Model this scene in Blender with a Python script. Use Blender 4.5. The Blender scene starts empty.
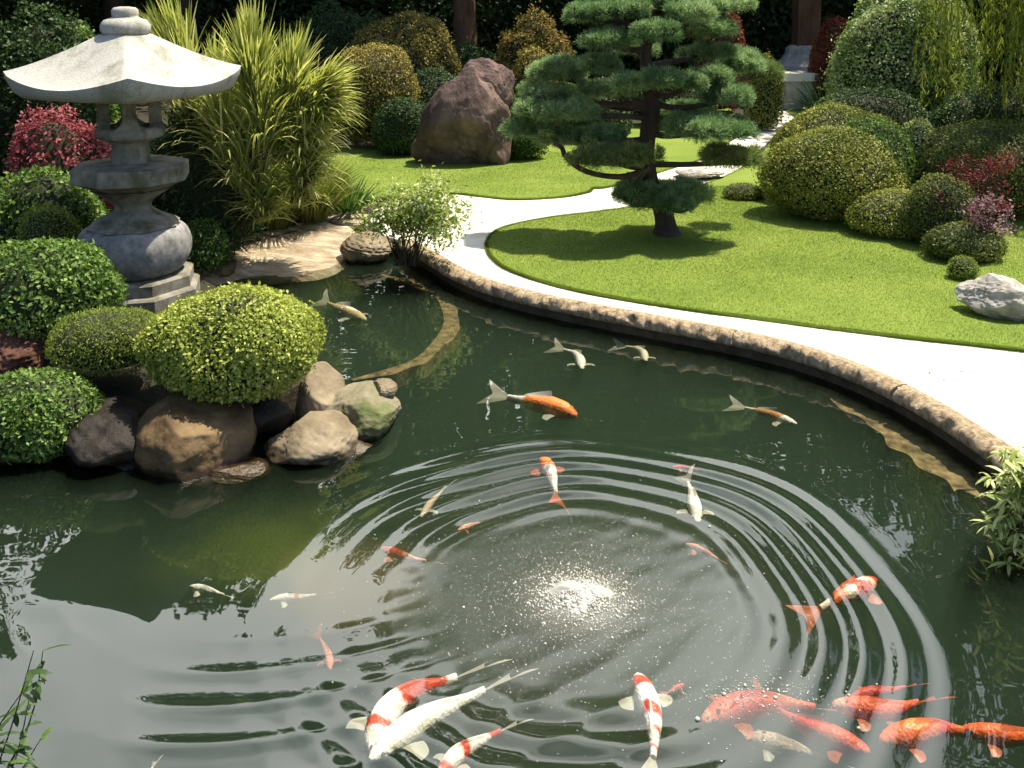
import bpy, math
import numpy as np
from mathutils import Vector
from mathutils.geometry import tessellate_polygon

R = math.radians
rng = np.random.default_rng(11)
scene = bpy.context.scene
COL = scene.collection

# ------------------------------------------------------------------ camera, world, sun, exposure
CAM_H, PITCH, FPX, AXIS_Y = 2.75, R(6.0), 950.0, 100.0   # a rising-front view: the lens axis meets the picture at row AXIS_Y
cd = bpy.data.cameras.new("camera")
cam = bpy.data.objects.new("camera", cd)
COL.objects.link(cam)
cam.location = (0, 0, CAM_H)
cam.rotation_euler = (R(90) - PITCH, 0, 0)
cd.sensor_width = 36.0
cd.lens = 36.0 * FPX / 1024.0
cd.shift_y = -(384.0 - AXIS_Y) / 1024.0
cd.clip_end = 500
cd.clip_start = 0.05
scene.camera = cam

SUN_EL, SUN_AZ = R(67), R(62)          # azimuth from +Y towards +X
world = bpy.data.worlds.new("World")
scene.world = world
world.use_nodes = True
wn, wl = world.node_tree.nodes, world.node_tree.links
wn.clear()
w_out = wn.new("ShaderNodeOutputWorld")
w_bg = wn.new("ShaderNodeBackground")
w_bg.inputs["Strength"].default_value = 0.10
w_sky = wn.new("ShaderNodeTexSky")
w_sky.sky_type = "NISHITA"
w_sky.sun_disc = False
w_sky.sun_elevation = SUN_EL
w_sky.sun_rotation = SUN_AZ
w_sky.air_density = 1.0
w_sky.dust_density = 1.5
# bright clouds added to the sky beyond the pond, for the water to reflect
w_tc = wn.new("ShaderNodeTexCoord")
w_no = wn.new("ShaderNodeTexNoise")
w_no.inputs["Scale"].default_value = 1.6
w_no.inputs["Detail"].default_value = 5
w_rp = wn.new("ShaderNodeValToRGB")
w_rp.color_ramp.elements[0].position = 0.36
w_rp.color_ramp.elements[1].position = 0.52
w_sep = wn.new("ShaderNodeSeparateXYZ")
w_my = wn.new("ShaderNodeMapRange")       # only towards the far side
w_my.inputs["From Min"].default_value = 0.1
w_my.inputs["From Max"].default_value = 0.5
w_mx = wn.new("ShaderNodeMapRange")       # thinning out to the right
w_mx.inputs["From Min"].default_value = 0.46
w_mx.inputs["From Max"].default_value = 0.22
w_m1 = wn.new("ShaderNodeMath"); w_m1.operation = "MULTIPLY"
w_m2 = wn.new("ShaderNodeMath"); w_m2.operation = "MULTIPLY"
w_mix = wn.new("ShaderNodeMix"); w_mix.data_type = "RGBA"
w_mix.inputs["B"].default_value = (21.0, 21.6, 21.0, 1)
wl.new(w_tc.outputs["Generated"], w_no.inputs["Vector"])
wl.new(w_tc.outputs["Generated"], w_sep.inputs[0])
wl.new(w_no.outputs["Fac"], w_rp.inputs["Fac"])
wl.new(w_sep.outputs["Y"], w_my.inputs["Value"])
wl.new(w_sep.outputs["X"], w_mx.inputs["Value"])
wl.new(w_rp.outputs["Color"], w_m1.inputs[0])
wl.new(w_my.outputs["Result"], w_m1.inputs[1])
wl.new(w_m1.outputs[0], w_m2.inputs[0])
wl.new(w_mx.outputs["Result"], w_m2.inputs[1])
wl.new(w_m2.outputs[0], w_mix.inputs["Factor"])
wl.new(w_sky.outputs["Color"], w_mix.inputs["A"])
wl.new(w_mix.outputs["Result"], w_bg.inputs["Color"])
wl.new(w_bg.outputs[0], w_out.inputs["Surface"])

sd = bpy.data.lights.new("sun", "SUN")
sd.energy = 5.0
sd.angle = R(0.5)
sd.color = (1.0, 0.91, 0.73)
sun = bpy.data.objects.new("sun", sd)
COL.objects.link(sun)
to_sun = Vector((math.cos(SUN_EL) * math.sin(SUN_AZ), math.cos(SUN_EL) * math.cos(SUN_AZ), math.sin(SUN_EL)))
sun.rotation_euler = to_sun.to_track_quat("Z", "Y").to_euler()
sun.location = (12, 12, 25)

scene.view_settings.view_transform = "Standard"
scene.view_settings.look = "None"
scene.view_settings.gamma = 1.0
scene.view_settings.use_curve_mapping = False
scene.view_settings.exposure = 1.05
scene.render.engine = "CYCLES"
cy = scene.cycles
cy.use_denoising = True
cy.max_bounces = 7
cy.diffuse_bounces = 2
cy.glossy_bounces = 3
cy.transmission_bounces = 4
cy.transparent_max_bounces = 10
cy.volume_bounces = 0
cy.caustics_reflective = False
cy.caustics_refractive = False
cy.sample_clamp_indirect = 4.0

# ------------------------------------------------------------------ helpers
CP, SP = math.cos(PITCH), math.sin(PITCH)
def ray(px, py):
    a, b = (px - 512.0) / FPX, (AXIS_Y - py) / FPX
    return np.array([a, CP + b * SP, -SP + b * CP])
def G(px, py, z=0.0):
    "ground point seen at a place in the photo, at height z"
    d = ray(px, py)
    return np.array([0, 0, CAM_H]) + d * ((z - CAM_H) / d[2])
def H(px, py, Y):
    "point at distance Y seen at a place in the photo"
    d = ray(px, py)
    return np.array([0, 0, CAM_H]) + d * (Y / d[1])
def mpp(Y, z=0.5):
    "metres per photo pixel at distance Y"
    return (Y * CP + (CAM_H - z) * SP) / FPX

class MB:
    "collects faces; build() links them as ONE mesh object"
    def __init__(self):
        self.V, self.F, self.M, self.S, self.C, self.n = [], [], [], [], [], 0
    def add(self, V, F, mat=0, smooth=False, col=None):
        V = np.asarray(V, float).reshape(-1, 3)
        F = np.asarray(F, int)
        if len(F) == 0:
            return self
        self.V.append(V); self.F.append(F + self.n); self.n += len(V)
        self.M.append(np.full(len(F), mat)); self.S.append(np.full(len(F), smooth))
        self.C.append(np.ones((len(V), 3)) if col is None else np.asarray(col, float))
        return self
    def build(self, name, mats, parent=None, origin=None, col=False):
        if not isinstance(mats, (list, tuple)):
            mats = [mats]
        V = np.concatenate(self.V)
        if origin is not None:
            V = V - np.asarray(origin)
        me = bpy.data.meshes.new(name)
        me.vertices.add(len(V)); me.vertices.foreach_set("co", V.ravel().astype(np.float32))
        tot = np.concatenate([np.full(len(f), f.shape[1]) for f in self.F])
        idx = np.concatenate([f.ravel() for f in self.F])
        me.loops.add(len(idx)); me.loops.foreach_set("vertex_index", idx.astype(np.int32))
        me.polygons.add(len(tot))
        st = np.concatenate([[0], np.cumsum(tot)[:-1]])
        me.polygons.foreach_set("loop_start", st.astype(np.int32))
        me.polygons.foreach_set("material_index", np.concatenate(self.M).astype(np.int32))
        me.polygons.foreach_set("use_smooth", np.concatenate(self.S).astype(bool))
        me.update(calc_edges=True)
        if col:
            ca = me.color_attributes.new("Col", "FLOAT_COLOR", "POINT")
            c = np.concatenate(self.C)
            ca.data.foreach_set("color", np.c_[c, np.ones(len(c))].ravel().astype(np.float32))
        for m in mats:
            me.materials.append(m)
        o = bpy.data.objects.new(name, me)
        COL.objects.link(o)
        if origin is not None:
            o.location = origin
        if parent is not None:
            o.parent = parent
            if origin is None:
                pl = parent.location
                o.matrix_parent_inverse.identity()
                o.location = (-pl[0], -pl[1], -pl[2])
                p2 = parent.parent
                if p2 is not None:
                    o.location = tuple(-np.array(pl) - np.array(p2.location))
        return o

def tag(o, label=None, cat=None, group=None, kind=None):
    if label: o["label"] = label
    if cat: o["category"] = cat
    if group: o["group"] = group
    if kind: o["kind"] = kind
    return o
def thing(name, label, cat, loc, group=None):
    o = bpy.data.objects.new(name, None)
    COL.objects.link(o)
    o.location = loc
    o.empty_display_size = 0.2
    return tag(o, label, cat, group)

def nrm(a):
    return a / np.maximum(np.linalg.norm(a, axis=-1, keepdims=True), 1e-9)

class Noise:
    "smooth random field: a sum of sines"
    def __init__(self, freq, n=14, seed=0, flat=False):
        r = np.random.default_rng(seed)
        k = nrm(r.normal(size=(n, 3)))
        self.k = k * (freq * r.uniform(0.6, 1.8, size=(n, 1)))
        self.p = r.uniform(0, 6.28, n)
        self.n = n
    def __call__(self, P):
        return np.sin(P @ self.k.T + self.p).sum(1) / math.sqrt(self.n)

def catmull(P, n):
    P = np.asarray(P, float)
    P = np.vstack([2 * P[0] - P[1], P, 2 * P[-1] - P[-2]])
    out, segs = [], len(P) - 3
    for t in np.linspace(0, segs - 1e-6, n):
        i = int(t); u = t - i
        a, b, c, d = P[i:i + 4]
        out.append(.5 * ((2 * b) + (-a + c) * u + (2 * a - 5 * b + 4 * c - d) * u * u + (-a + 3 * b - 3 * c + d) * u ** 3))
    return np.array(out)

# ---- materials
def new_mat(name):
    m = bpy.data.materials.new(name)
    m.use_nodes = True
    return m, m.node_tree.nodes, m.node_tree.links, m.node_tree.nodes["Principled BSDF"]
def ramp(nd, stops):
    r = nd.new("ShaderNodeValToRGB")
    e = r.color_ramp.elements
    while len(e) < len(stops):
        e.new(0.5)
    for el, (p, c) in zip(e, stops):
        el.position = p
        el.color = (*c, 1)
    return r
def leaf_mat(name, c1, c2, c3, rough=0.5, trans=0.35, spec=0.22, patch=1.2):
    "leaf colour varies from leaf to leaf and in soft patches over the plant"
    m, nd, lk, b = new_mat(name)
    g = nd.new("ShaderNodeNewGeometry")
    tc = nd.new("ShaderNodeTexCoord")
    no = nd.new("ShaderNodeTexNoise"); no.inputs["Scale"].default_value = patch; no.inputs["Detail"].default_value = 3
    lk.new(tc.outputs["Object"], no.inputs["Vector"])
    mx = nd.new("ShaderNodeMath"); mx.operation = "MULTIPLY_ADD"
    mx.inputs[1].default_value = 0.62
    ad = nd.new("ShaderNodeMath"); ad.operation = "MULTIPLY_ADD"; ad.inputs[1].default_value = 1.1; ad.inputs[2].default_value = -0.36
    lk.new(no.outputs["Fac"], ad.inputs[0])
    lk.new(g.outputs["Random Per Island"], mx.inputs[0]); lk.new(ad.outputs[0], mx.inputs[2])
    r = ramp(nd, [(0.1, c1), (0.5, c2), (0.95, c3)])
    lk.new(mx.outputs[0], r.inputs["Fac"])
    lk.new(r.outputs["Color"], b.inputs["Base Color"])
    b.inputs["Roughness"].default_value = max(rough, .5)
    b.inputs["Specular IOR Level"].default_value = spec
    tr = nd.new("ShaderNodeBsdfTranslucent")
    ms = nd.new("ShaderNodeMixShader"); ms.inputs["Fac"].default_value = trans
    hs = nd.new("ShaderNodeHueSaturation"); hs.inputs["Saturation"].default_value = 1.1; hs.inputs["Value"].default_value = 1.3
    lk.new(r.outputs["Color"], hs.inputs["Color"]); lk.new(hs.outputs["Color"], tr.inputs["Color"])
    lk.new(b.outputs[0], ms.inputs[1]); lk.new(tr.outputs[0], ms.inputs[2])
    lk.new(ms.outputs[0], nd["Material Output"].inputs["Surface"])
    return m
def rough_mat(name, stops, scale=4, detail=8, rough=0.85, bump=0.3, stretch=(1, 1, 1), bscale=None, dist=0.02, spec=0.3, distort=0.0, stain=None):
    m, nd, lk, b = new_mat(name)
    tc = nd.new("ShaderNodeTexCoord")
    mp = nd.new("ShaderNodeMapping"); mp.inputs["Scale"].default_value = stretch
    no = nd.new("ShaderNodeTexNoise"); no.inputs["Scale"].default_value = scale; no.inputs["Detail"].default_value = detail
    no.inputs["Roughness"].default_value = 0.65; no.inputs["Distortion"].default_value = distort
    r = ramp(nd, stops)
    lk.new(tc.outputs["Object"], mp.inputs[0]); lk.new(mp.outputs[0], no.inputs["Vector"])
    lk.new(no.outputs["Fac"], r.inputs["Fac"]); lk.new(r.outputs["Color"], b.inputs["Base Color"])
    if stain:
        s_c, s_s, lo, hi = stain
        m2 = nd.new("ShaderNodeMapping"); m2.inputs["Scale"].default_value = (1, 1, .45)
        n3 = nd.new("ShaderNodeTexNoise"); n3.inputs["Scale"].default_value = s_s; n3.inputs["Detail"].default_value = 7; n3.inputs["Roughness"].default_value = .7
        mr = nd.new("ShaderNodeMapRange"); mr.interpolation_type = "SMOOTHSTEP"; mr.inputs["From Min"].default_value = lo; mr.inputs["From Max"].default_value = hi
        mm = nd.new("ShaderNodeMix"); mm.data_type = "RGBA"; mm.blend_type = "MULTIPLY"; mm.inputs["B"].default_value = (*s_c, 1)
        lk.new(tc.outputs["Object"], m2.inputs[0]); lk.new(m2.outputs[0], n3.inputs["Vector"]); lk.new(n3.outputs["Fac"], mr.inputs["Value"]); lk.new(mr.outputs["Result"], mm.inputs["Factor"])
        lk.new(r.outputs["Color"], mm.inputs["A"]); lk.new(mm.outputs["Result"], b.inputs["Base Color"])
    b.inputs["Roughness"].default_value = rough
    b.inputs["Specular IOR Level"].default_value = spec
    if bump:
        n2 = nd.new("ShaderNodeTexNoise"); n2.inputs["Scale"].default_value = bscale or scale * 4; n2.inputs["Detail"].default_value = 8
        n2.inputs["Roughness"].default_value = 0.7
        bp = nd.new("ShaderNodeBump"); bp.inputs["Strength"].default_value = bump; bp.inputs["Distance"].default_value = dist
        lk.new(mp.outputs[0], n2.inputs["Vector"]); lk.new(n2.outputs["Fac"], bp.inputs["Height"]); lk.new(bp.outputs[0], b.inputs["Normal"])
    return m

M = {}
M["lime"] = leaf_mat("lime_leaf", (.15, .19, .03), (.33, .38, .07), (.52, .56, .16), .45, .3)
M["moss_green"] = leaf_mat("moss_leaf", (.07, .105, .016), (.17, .22, .036), (.33, .38, .09), .6, .3)
M["bright_green"] = leaf_mat("bright_leaf", (.04, .08, .015), (.11, .19, .035), (.28, .38, .11), .4, .3)
M["mid_green"] = leaf_mat("mid_leaf", (.025, .055, .012), (.055, .11, .02), (.12, .20, .04), .4, .3)
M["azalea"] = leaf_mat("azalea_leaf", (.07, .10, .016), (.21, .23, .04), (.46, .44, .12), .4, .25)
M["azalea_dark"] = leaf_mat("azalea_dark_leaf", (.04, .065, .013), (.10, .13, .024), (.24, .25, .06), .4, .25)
M["golden"] = leaf_mat("golden_leaf", (.06, .065, .014), (.20, .165, .035), (.52, .42, .12), .4, .25)
M["orange_leaf"] = leaf_mat("orange_leaf", (.05, .075, .018), (.15, .13, .03), (.40, .24, .09), .45, .3)
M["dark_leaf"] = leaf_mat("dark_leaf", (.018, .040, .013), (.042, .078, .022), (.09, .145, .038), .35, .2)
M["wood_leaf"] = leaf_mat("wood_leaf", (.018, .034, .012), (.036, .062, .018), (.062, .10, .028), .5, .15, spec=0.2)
M["red_leaf"] = leaf_mat("red_leaf", (.14, .028, .036), (.34, .085, .105), (.56, .27, .22), .5, .35)
M["maple"] = leaf_mat("maple_leaf", (.04, .008, .01), (.095, .015, .018), (.17, .03, .032), .45, .35)
M["rust_leaf"] = leaf_mat("rust_leaf", (.07, .02, .012), (.17, .045, .025), (.28, .09, .05), .5, .3)
M["pink"] = leaf_mat("pink_petal", (.06, .02, .025), (.14, .06, .07), (.38, .27, .28), .5, .3)
M["needle"] = leaf_mat("pine_needle", (.06, .115, .044), (.155, .255, .105), (.40, .48, .24), .5, .42, patch=.9)
M["needle_warm"] = leaf_mat("pine_needle_warm", (.07, .11, .036), (.18, .23, .08), (.42, .40, .17), .5, .4)
M["strap"] = leaf_mat("strap_leaf", (.17, .21, .045), (.36, .39, .10), (.62, .60, .26), .4, .5)
M["tuft"] = leaf_mat("tuft_leaf", (.06, .09, .016), (.13, .165, .03), (.28, .29, .08), .45, .35)
M["willow"] = leaf_mat("willow_leaf", (.07, .10, .015), (.15, .19, .03), (.30, .33, .08), .4, .45)
M["varieg"] = leaf_mat("variegated_leaf", (.07, .13, .03), (.21, .29, .08), (.66, .68, .42), .4, .3)
M["cream"] = leaf_mat("cream_leaf", (.12, .20, .04), (.38, .42, .14), (.70, .70, .42), .45, .3)
M["shrub_leaf"] = leaf_mat("shrub_leaf", (.09, .14, .025), (.26, .33, .07), (.60, .62, .28), .5, .35)
M["white_petal"] = leaf_mat("white_petal", (.5, .52, .4), (.65, .66, .55), (.8, .8, .72), .5, .3)
M["twig"] = rough_mat("twig", [(.3, (.03, .022, .012)), (.7, (.07, .05, .03))], 8, bump=.2)
M["core"] = rough_mat("shade_core", [(.3, (.014, .018, .008)), (.7, (.03, .035, .014))], 6, bump=.3)  # solid inner shell, coloured dark to stand for shade between the leaves
M["bark"] = rough_mat("pine_bark", [(.3, (.03, .022, .018)), (.7, (.10, .07, .052))], 9, stretch=(1, 1, .35), bump=.9, dist=.04)
M["bark_pale"] = rough_mat("trunk_bark", [(.3, (.06, .03, .015)), (.7, (.17, .09, .05))], 6, stretch=(1, 1, .25), bump=.8, dist=.05)
M["granite"] = rough_mat("granite", [(.3, (.26, .25, .225)), (.5, (.38, .37, .34)), (.72, (.50, .49, .46))], 75, bump=.5, bscale=95, dist=.008, rough=.95, spec=.15, stain=((.62, .62, .54), 3.5, .46, .66))
M["granite_worn_shaded"] = rough_mat("granite_worn_shaded", [(.28, (.08, .075, .055)), (.5, (.19, .175, .14)), (.75, (.30, .28, .24))], 7, bump=.4, bscale=60, dist=.008, rough=.9, stain=((.45, .48, .34), 4.5, .46, .66))  # base tone darkened for the shade under the roof; stains are weathering
M["granite_lotus"] = rough_mat("granite_lotus", [(.3, (.10, .10, .095)), (.5, (.20, .195, .185)), (.75, (.32, .31, .30))], 14, bump=.45, bscale=40, dist=.008, rough=.9)

def wet_foot(m, z0=.035):
    "stone standing in water is dark and shiny up to a ragged line"
    nd, lk = m.node_tree.nodes, m.node_tree.links
    b = nd["Principled BSDF"]
    g = nd.new("ShaderNodeNewGeometry"); sp = nd.new("ShaderNodeSeparateXYZ")
    no = nd.new("ShaderNodeTexNoise"); no.inputs["Scale"].default_value = 7; no.inputs["Detail"].default_value = 5
    ad = nd.new("ShaderNodeMath"); ad.operation = "MULTIPLY_ADD"; ad.inputs[1].default_value = -.13
    mr = nd.new("ShaderNodeMapRange"); mr.interpolation_type = "SMOOTHSTEP"; mr.inputs["From Min"].default_value = z0 - .065 + .02; mr.inputs["From Max"].default_value = z0 - .065 - .02
    lk.new(g.outputs["Position"], sp.inputs[0]); lk.new(g.outputs["Position"], no.inputs["Vector"]); lk.new(no.outputs["Fac"], ad.inputs[0]); lk.new(sp.outputs["Z"], ad.inputs[2]); lk.new(ad.outputs[0], mr.inputs["Value"])
    src = b.inputs["Base Color"].links[0].from_socket
    mx = nd.new("ShaderNodeMix"); mx.data_type = "RGBA"; mx.blend_type = "MULTIPLY"; mx.inputs["B"].default_value = (.30, .28, .25, 1)
    lk.new(mr.outputs["Result"], mx.inputs["Factor"]); lk.new(src, mx.inputs["A"]); lk.new(mx.outputs["Result"], b.inputs["Base Color"])
    rr_ = nd.new("ShaderNodeMapRange"); rr_.inputs["To Min"].default_value = b.inputs["Roughness"].default_value; rr_.inputs["To Max"].default_value = .22
    lk.new(mr.outputs["Result"], rr_.inputs["Value"]); lk.new(rr_.outputs["Result"], b.inputs["Roughness"])

# ---- leaf geometry
def leaves(mb, P, N, L, W=0.5, out=0.35, jit=0.5, mat=0, r=None):
    "diamond leaves rooted at P, lying roughly across the normals N"
    n = len(P)
    L = L * rng.uniform(.6, 1.35, (n, 1)) if np.isscalar(L) else L
    t = rng.normal(size=(n, 3)); t = nrm(t - (t * N).sum(1, keepdims=True) * N)
    d = nrm(t + N * (out + rng.normal(0, jit, (n, 1))))
    up = nrm(N + rng.normal(0, jit, (n, 3)))
    s = nrm(np.cross(d, up))
    w = L * W * .5
    mid = P + d * L * .45 + up * L * .06
    V = np.stack([P, mid + s * w, P + d * L, mid - s * w], 1).reshape(-1, 3)
    F = np.arange(n * 4).reshape(n, 4)
    mb.add(V, F, mat)

def sphere_dirs(n, zmin=-1.0):
    z = rng.uniform(zmin, 1, n); a = rng.uniform(0, 2 * math.pi, n); q = np.sqrt(1 - z * z)
    return np.c_[q * np.cos(a), q * np.sin(a), z]

def uv_sphere(nu=24, nv=14):
    V = []
    for j in range(nv + 1):
        ph = math.pi * j / nv
        for i in range(nu):
            th = 2 * math.pi * i / nu
            V.append((math.sin(ph) * math.cos(th), math.sin(ph) * math.sin(th), math.cos(ph)))
    F = [(j * nu + i, (j + 1) * nu + i, (j + 1) * nu + (i + 1) % nu, j * nu + (i + 1) % nu) for j in range(nv) for i in range(nu)]
    return np.array(V), np.array(F)
US_V, US_F = uv_sphere()

def lobe_scale(U, rad):
    "a dome is rounder above than below: rad = (rx, ry, r_up, r_down)"
    S = np.empty_like(U)
    S[:, 0] = U[:, 0] * rad[0]; S[:, 1] = U[:, 1] * rad[1]
    S[:, 2] = np.where(U[:, 2] > 0, U[:, 2] * rad[2], U[:, 2] * rad[3])
    return S

def foliage(mb, lobes, dens, L, W=.5, out=.35, jit=.5, amp=.05, freq=7, depth=.10, zmin=-.9, mat=0, core=1, seed=0, core_scale=.86):
    "leaf shell over a union of bumpy lobes, with a dark core for the shade inside"
    nz = Noise(freq, 16, seed); nz2 = Noise(freq * 3, 16, seed + 1)
    for i, (c, rad) in enumerate(lobes):
        c = np.asarray(c, float); rad = np.asarray(rad, float)
        area = 2 * math.pi * (rad[0] * rad[1] + (rad[0] + rad[1]) * .5 * (rad[2] + rad[3]) * .5)
        n = int(area * dens)
        U = sphere_dirs(n, zmin)
        bump = 1 + amp * nz(U * rad[:3] + c) + amp * .45 * nz2(U * rad[:3] + c)
        fall = 1 - depth * rng.uniform(0, 1, n) ** 2
        fall = np.where(rng.uniform(0, 1, n) < .035, 1 + rng.uniform(.0, .09, n), fall)
        P = c + lobe_scale(U, rad) * (bump * fall)[:, None]
        Nn = nrm(U / np.array([rad[0], rad[1], max(rad[2], rad[3])]))
        keep = np.ones(n, bool)
        for j, (c2, r2) in enumerate(lobes):
            if j != i:
                D = P - np.asarray(c2)
                rz = np.where(D[:, 2] > 0, r2[2], r2[3])
                q = (D[:, 0] / r2[0]) ** 2 + (D[:, 1] / r2[1]) ** 2 + (D[:, 2] / rz) ** 2
                keep &= q > .70
        leaves(mb, P[keep], Nn[keep], L, W, out, jit, mat)
        if core is not None:
            b2 = 1 + amp * nz(US_V * rad[:3] + c)
            mb.add(c + lobe_scale(US_V, rad) * (b2 * core_scale)[:, None], US_F, core, True)

def bush(name, label, cat, px, ytop, ybase, hw, mat, L=.022, dens=2600, dr=.8, zg=.17, lobes=5, amp=.05, freq=6, W=.55, out=.35,
         jit=.5, group=None, seed=0, widest=.36, lob=.45, Y=None, extra=None, zpix=False):
    "a shrub whose front foot, top and half width are read off the photo"
    Yf = G(px, ybase, zg)[1] if Y is None else Y
    if zpix:
        zg = H(px, ybase, Yf)[2]
    rx = hw * mpp(Yf + .3)
    ry = rx * dr
    Yc = Yf + ry * .85
    c0 = H(px, ytop, Yc)
    h = max(.12, c0[2] - zg)
    rx = hw * mpp(Yc, zg + h * .5)
    xc = H(px, (ytop + ybase) / 2, Yc)[0]
    c = np.array([xc, Yc, zg + h * widest])
    ls = [(c, (rx, ry, h * (1 - widest), h * widest * 1.05))]
    r2 = np.random.default_rng(seed + 100)
    for k in range(lobes):
        a = r2.uniform(0, 6.28); e = r2.uniform(.05, .9)
        u = np.array([math.cos(a) * math.cos(e), math.sin(a) * math.cos(e), math.sin(e)])
        cc = c + u * np.array([rx, ry, h * (1 - widest)]) * (1 - lob * .9)
        q = lob * r2.uniform(.8, 1.1)
        ls.append((cc, (rx * q, ry * q, h * .62 * q, h * .5 * q)))
    if extra:
        ls += extra(c, rx, ry, h)
    mb = MB()
    foliage(mb, ls, dens, L, W, out, jit, amp, freq, seed=seed)
    o = mb.build(name, [mat, M["core"]], origin=(xc, Yc, zg))
    tag(o, label, cat, group)
    return o

def tube(mb, pts, radii, nseg=10, mat=0, bump=0, seed=0, smooth=True, cap=True):
    P = np.asarray(pts, float); n = len(P)
    T = nrm(np.gradient(P, axis=0))
    ref = np.array([0, 1.0, 0.2]); V = []
    nz = Noise(9, 12, seed)
    for i in range(n):
        a = np.cross(T[i], ref); a = a / max(np.linalg.norm(a), 1e-6); b = np.cross(a, T[i])
        th = np.arange(nseg) * 2 * math.pi / nseg
        ring = P[i] + (np.cos(th)[:, None] * a + np.sin(th)[:, None] * b) * radii[i]
        if bump:
            ring = P[i] + (ring - P[i]) * (1 + bump * nz(ring))[:, None]
        V.append(ring)
    V = np.concatenate(V)
    F = [(i * nseg + j, i * nseg + (j + 1) % nseg, (i + 1) * nseg + (j + 1) % nseg, (i + 1) * nseg + j) for i in range(n - 1) for j in range(nseg)]
    mb.add(V, np.array(F), mat, smooth)
    if cap:
        for i in (0, n - 1):
            mb.add(V[i * nseg:(i + 1) * nseg], np.arange(nseg).reshape(1, -1) if i else np.arange(nseg)[::-1].reshape(1, -1), mat)

def lathe(mb, prof, n=48, mat=0, c=(0, 0, 0), rot=0, smooth=True, mod=None):
    prof = np.asarray(prof, float); th = rot + np.arange(n) * 2 * math.pi / n
    V = []
    for r, z in prof:
        rr = np.full(n, r)
        if mod is not None:
            rr = rr * mod(th, z)
        V.append(np.c_[rr * np.cos(th) + c[0], rr * np.sin(th) + c[1], np.full(n, z + c[2])])
    V = np.concatenate(V); m = len(prof)
    F = [(i * n + j, i * n + (j + 1) % n, (i + 1) * n + (j + 1) % n, (i + 1) * n + j) for i in range(m - 1) for j in range(n)]
    mb.add(V, np.array(F), mat, smooth)
    mb.add(V[:n], np.arange(n)[::-1].reshape(1, -1), mat)
    mb.add(V[-n:], np.arange(n).reshape(1, -1), mat)

def box(mb, c, s, mat=0, rot=0, taper=1.0):
    c = np.asarray(c, float); sx, sy, sz = np.asarray(s, float) / 2
    V = np.array([(x * sx * (taper if z > 0 else 1), y * sy * (taper if z > 0 else 1), z * sz) for z in (-1, 1) for x, y in ((-1, -1), (1, -1), (1, 1), (-1, 1))])
    ca, sa = math.cos(rot), math.sin(rot)
    V = np.c_[V[:, 0] * ca - V[:, 1] * sa, V[:, 0] * sa + V[:, 1] * ca, V[:, 2]] + c
    F = [(3, 2, 1, 0), (4, 5, 6, 7), (0, 1, 5, 4), (1, 2, 6, 5), (2, 3, 7, 6), (3, 0, 4, 7)]
    mb.add(V, np.array(F), mat)

ICO = None
def icosphere(sub):
    t = (1 + 5 ** .5) / 2
    V = [(-1, t, 0), (1, t, 0), (-1, -t, 0), (1, -t, 0), (0, -1, t), (0, 1, t), (0, -1, -t), (0, 1, -t), (t, 0, -1), (t, 0, 1), (-t, 0, -1), (-t, 0, 1)]
    F = [(0, 11, 5), (0, 5, 1), (0, 1, 7), (0, 7, 10), (0, 10, 11), (1, 5, 9), (5, 11, 4), (11, 10, 2), (10, 7, 6), (7, 1, 8), (3, 9, 4), (3, 4, 2), (3, 2, 6), (3, 6, 8), (3, 8, 9), (4, 9, 5), (2, 4, 11), (6, 2, 10), (8, 6, 7), (9, 8, 1)]
    V = [np.array(v) / np.linalg.norm(v) for v in V]
    for _ in range(sub):
        cache, F2 = {}, []
        def mid(a, b):
            k = (min(a, b), max(a, b))
            if k not in cache:
                m = V[a] + V[b]; V.append(m / np.linalg.norm(m)); cache[k] = len(V) - 1
            return cache[k]
        for a, b, c in F:
            ab, bc, ca = mid(a, b), mid(b, c), mid(c, a)
            F2 += [(a, ab, ca), (b, bc, ab), (c, ca, bc), (ab, bc, ca)]
        F = F2
    return np.array(V), np.array(F)
ICO5 = icosphere(5); ICO1 = icosphere(1); ICO3 = icosphere(3)

def rock(name, label, c, rad, mat, seed=0, amp=.18, facets=7, rot=0, pinch=0, cat="boulder", group=None, fine=.02, shape=None):
    "a boulder: a ball cut by random planes and roughened"
    r = np.random.default_rng(seed)
    U, F = ICO5
    D = np.ones(len(U))
    for k in range(facets):
        n = nrm(r.normal(size=3)); d = r.uniform(.62, .9)
        q = U @ n
        D = np.where(q > 1e-3, np.minimum(D, np.maximum(d / np.maximum(q, 1e-3), .3)), D)
    D = D * (1 + amp * Noise(2.2, 10, seed)(U) * .5 + amp * .35 * Noise(6, 14, seed + 1)(U)) + fine * Noise(22, 18, seed + 2)(U) + fine * .6 * Noise(55, 18, seed + 3)(U)
    V = U * D[:, None]
    if pinch:
        f = 1 - pinch * (V[:, 2:3] * .5 + .5)
        V[:, :2] *= f
    if shape is not None:
        V = shape(V)
    V = V * np.asarray(rad)
    ca, sa = math.cos(rot), math.sin(rot)
    V = np.c_[V[:, 0] * ca - V[:, 1] * sa, V[:, 0] * sa + V[:, 1] * ca, V[:, 2]]
    o = MB().add(V + np.asarray(c), F, 0, True).build(name, mat, origin=c)
    return tag(o, label, cat, group)

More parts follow.
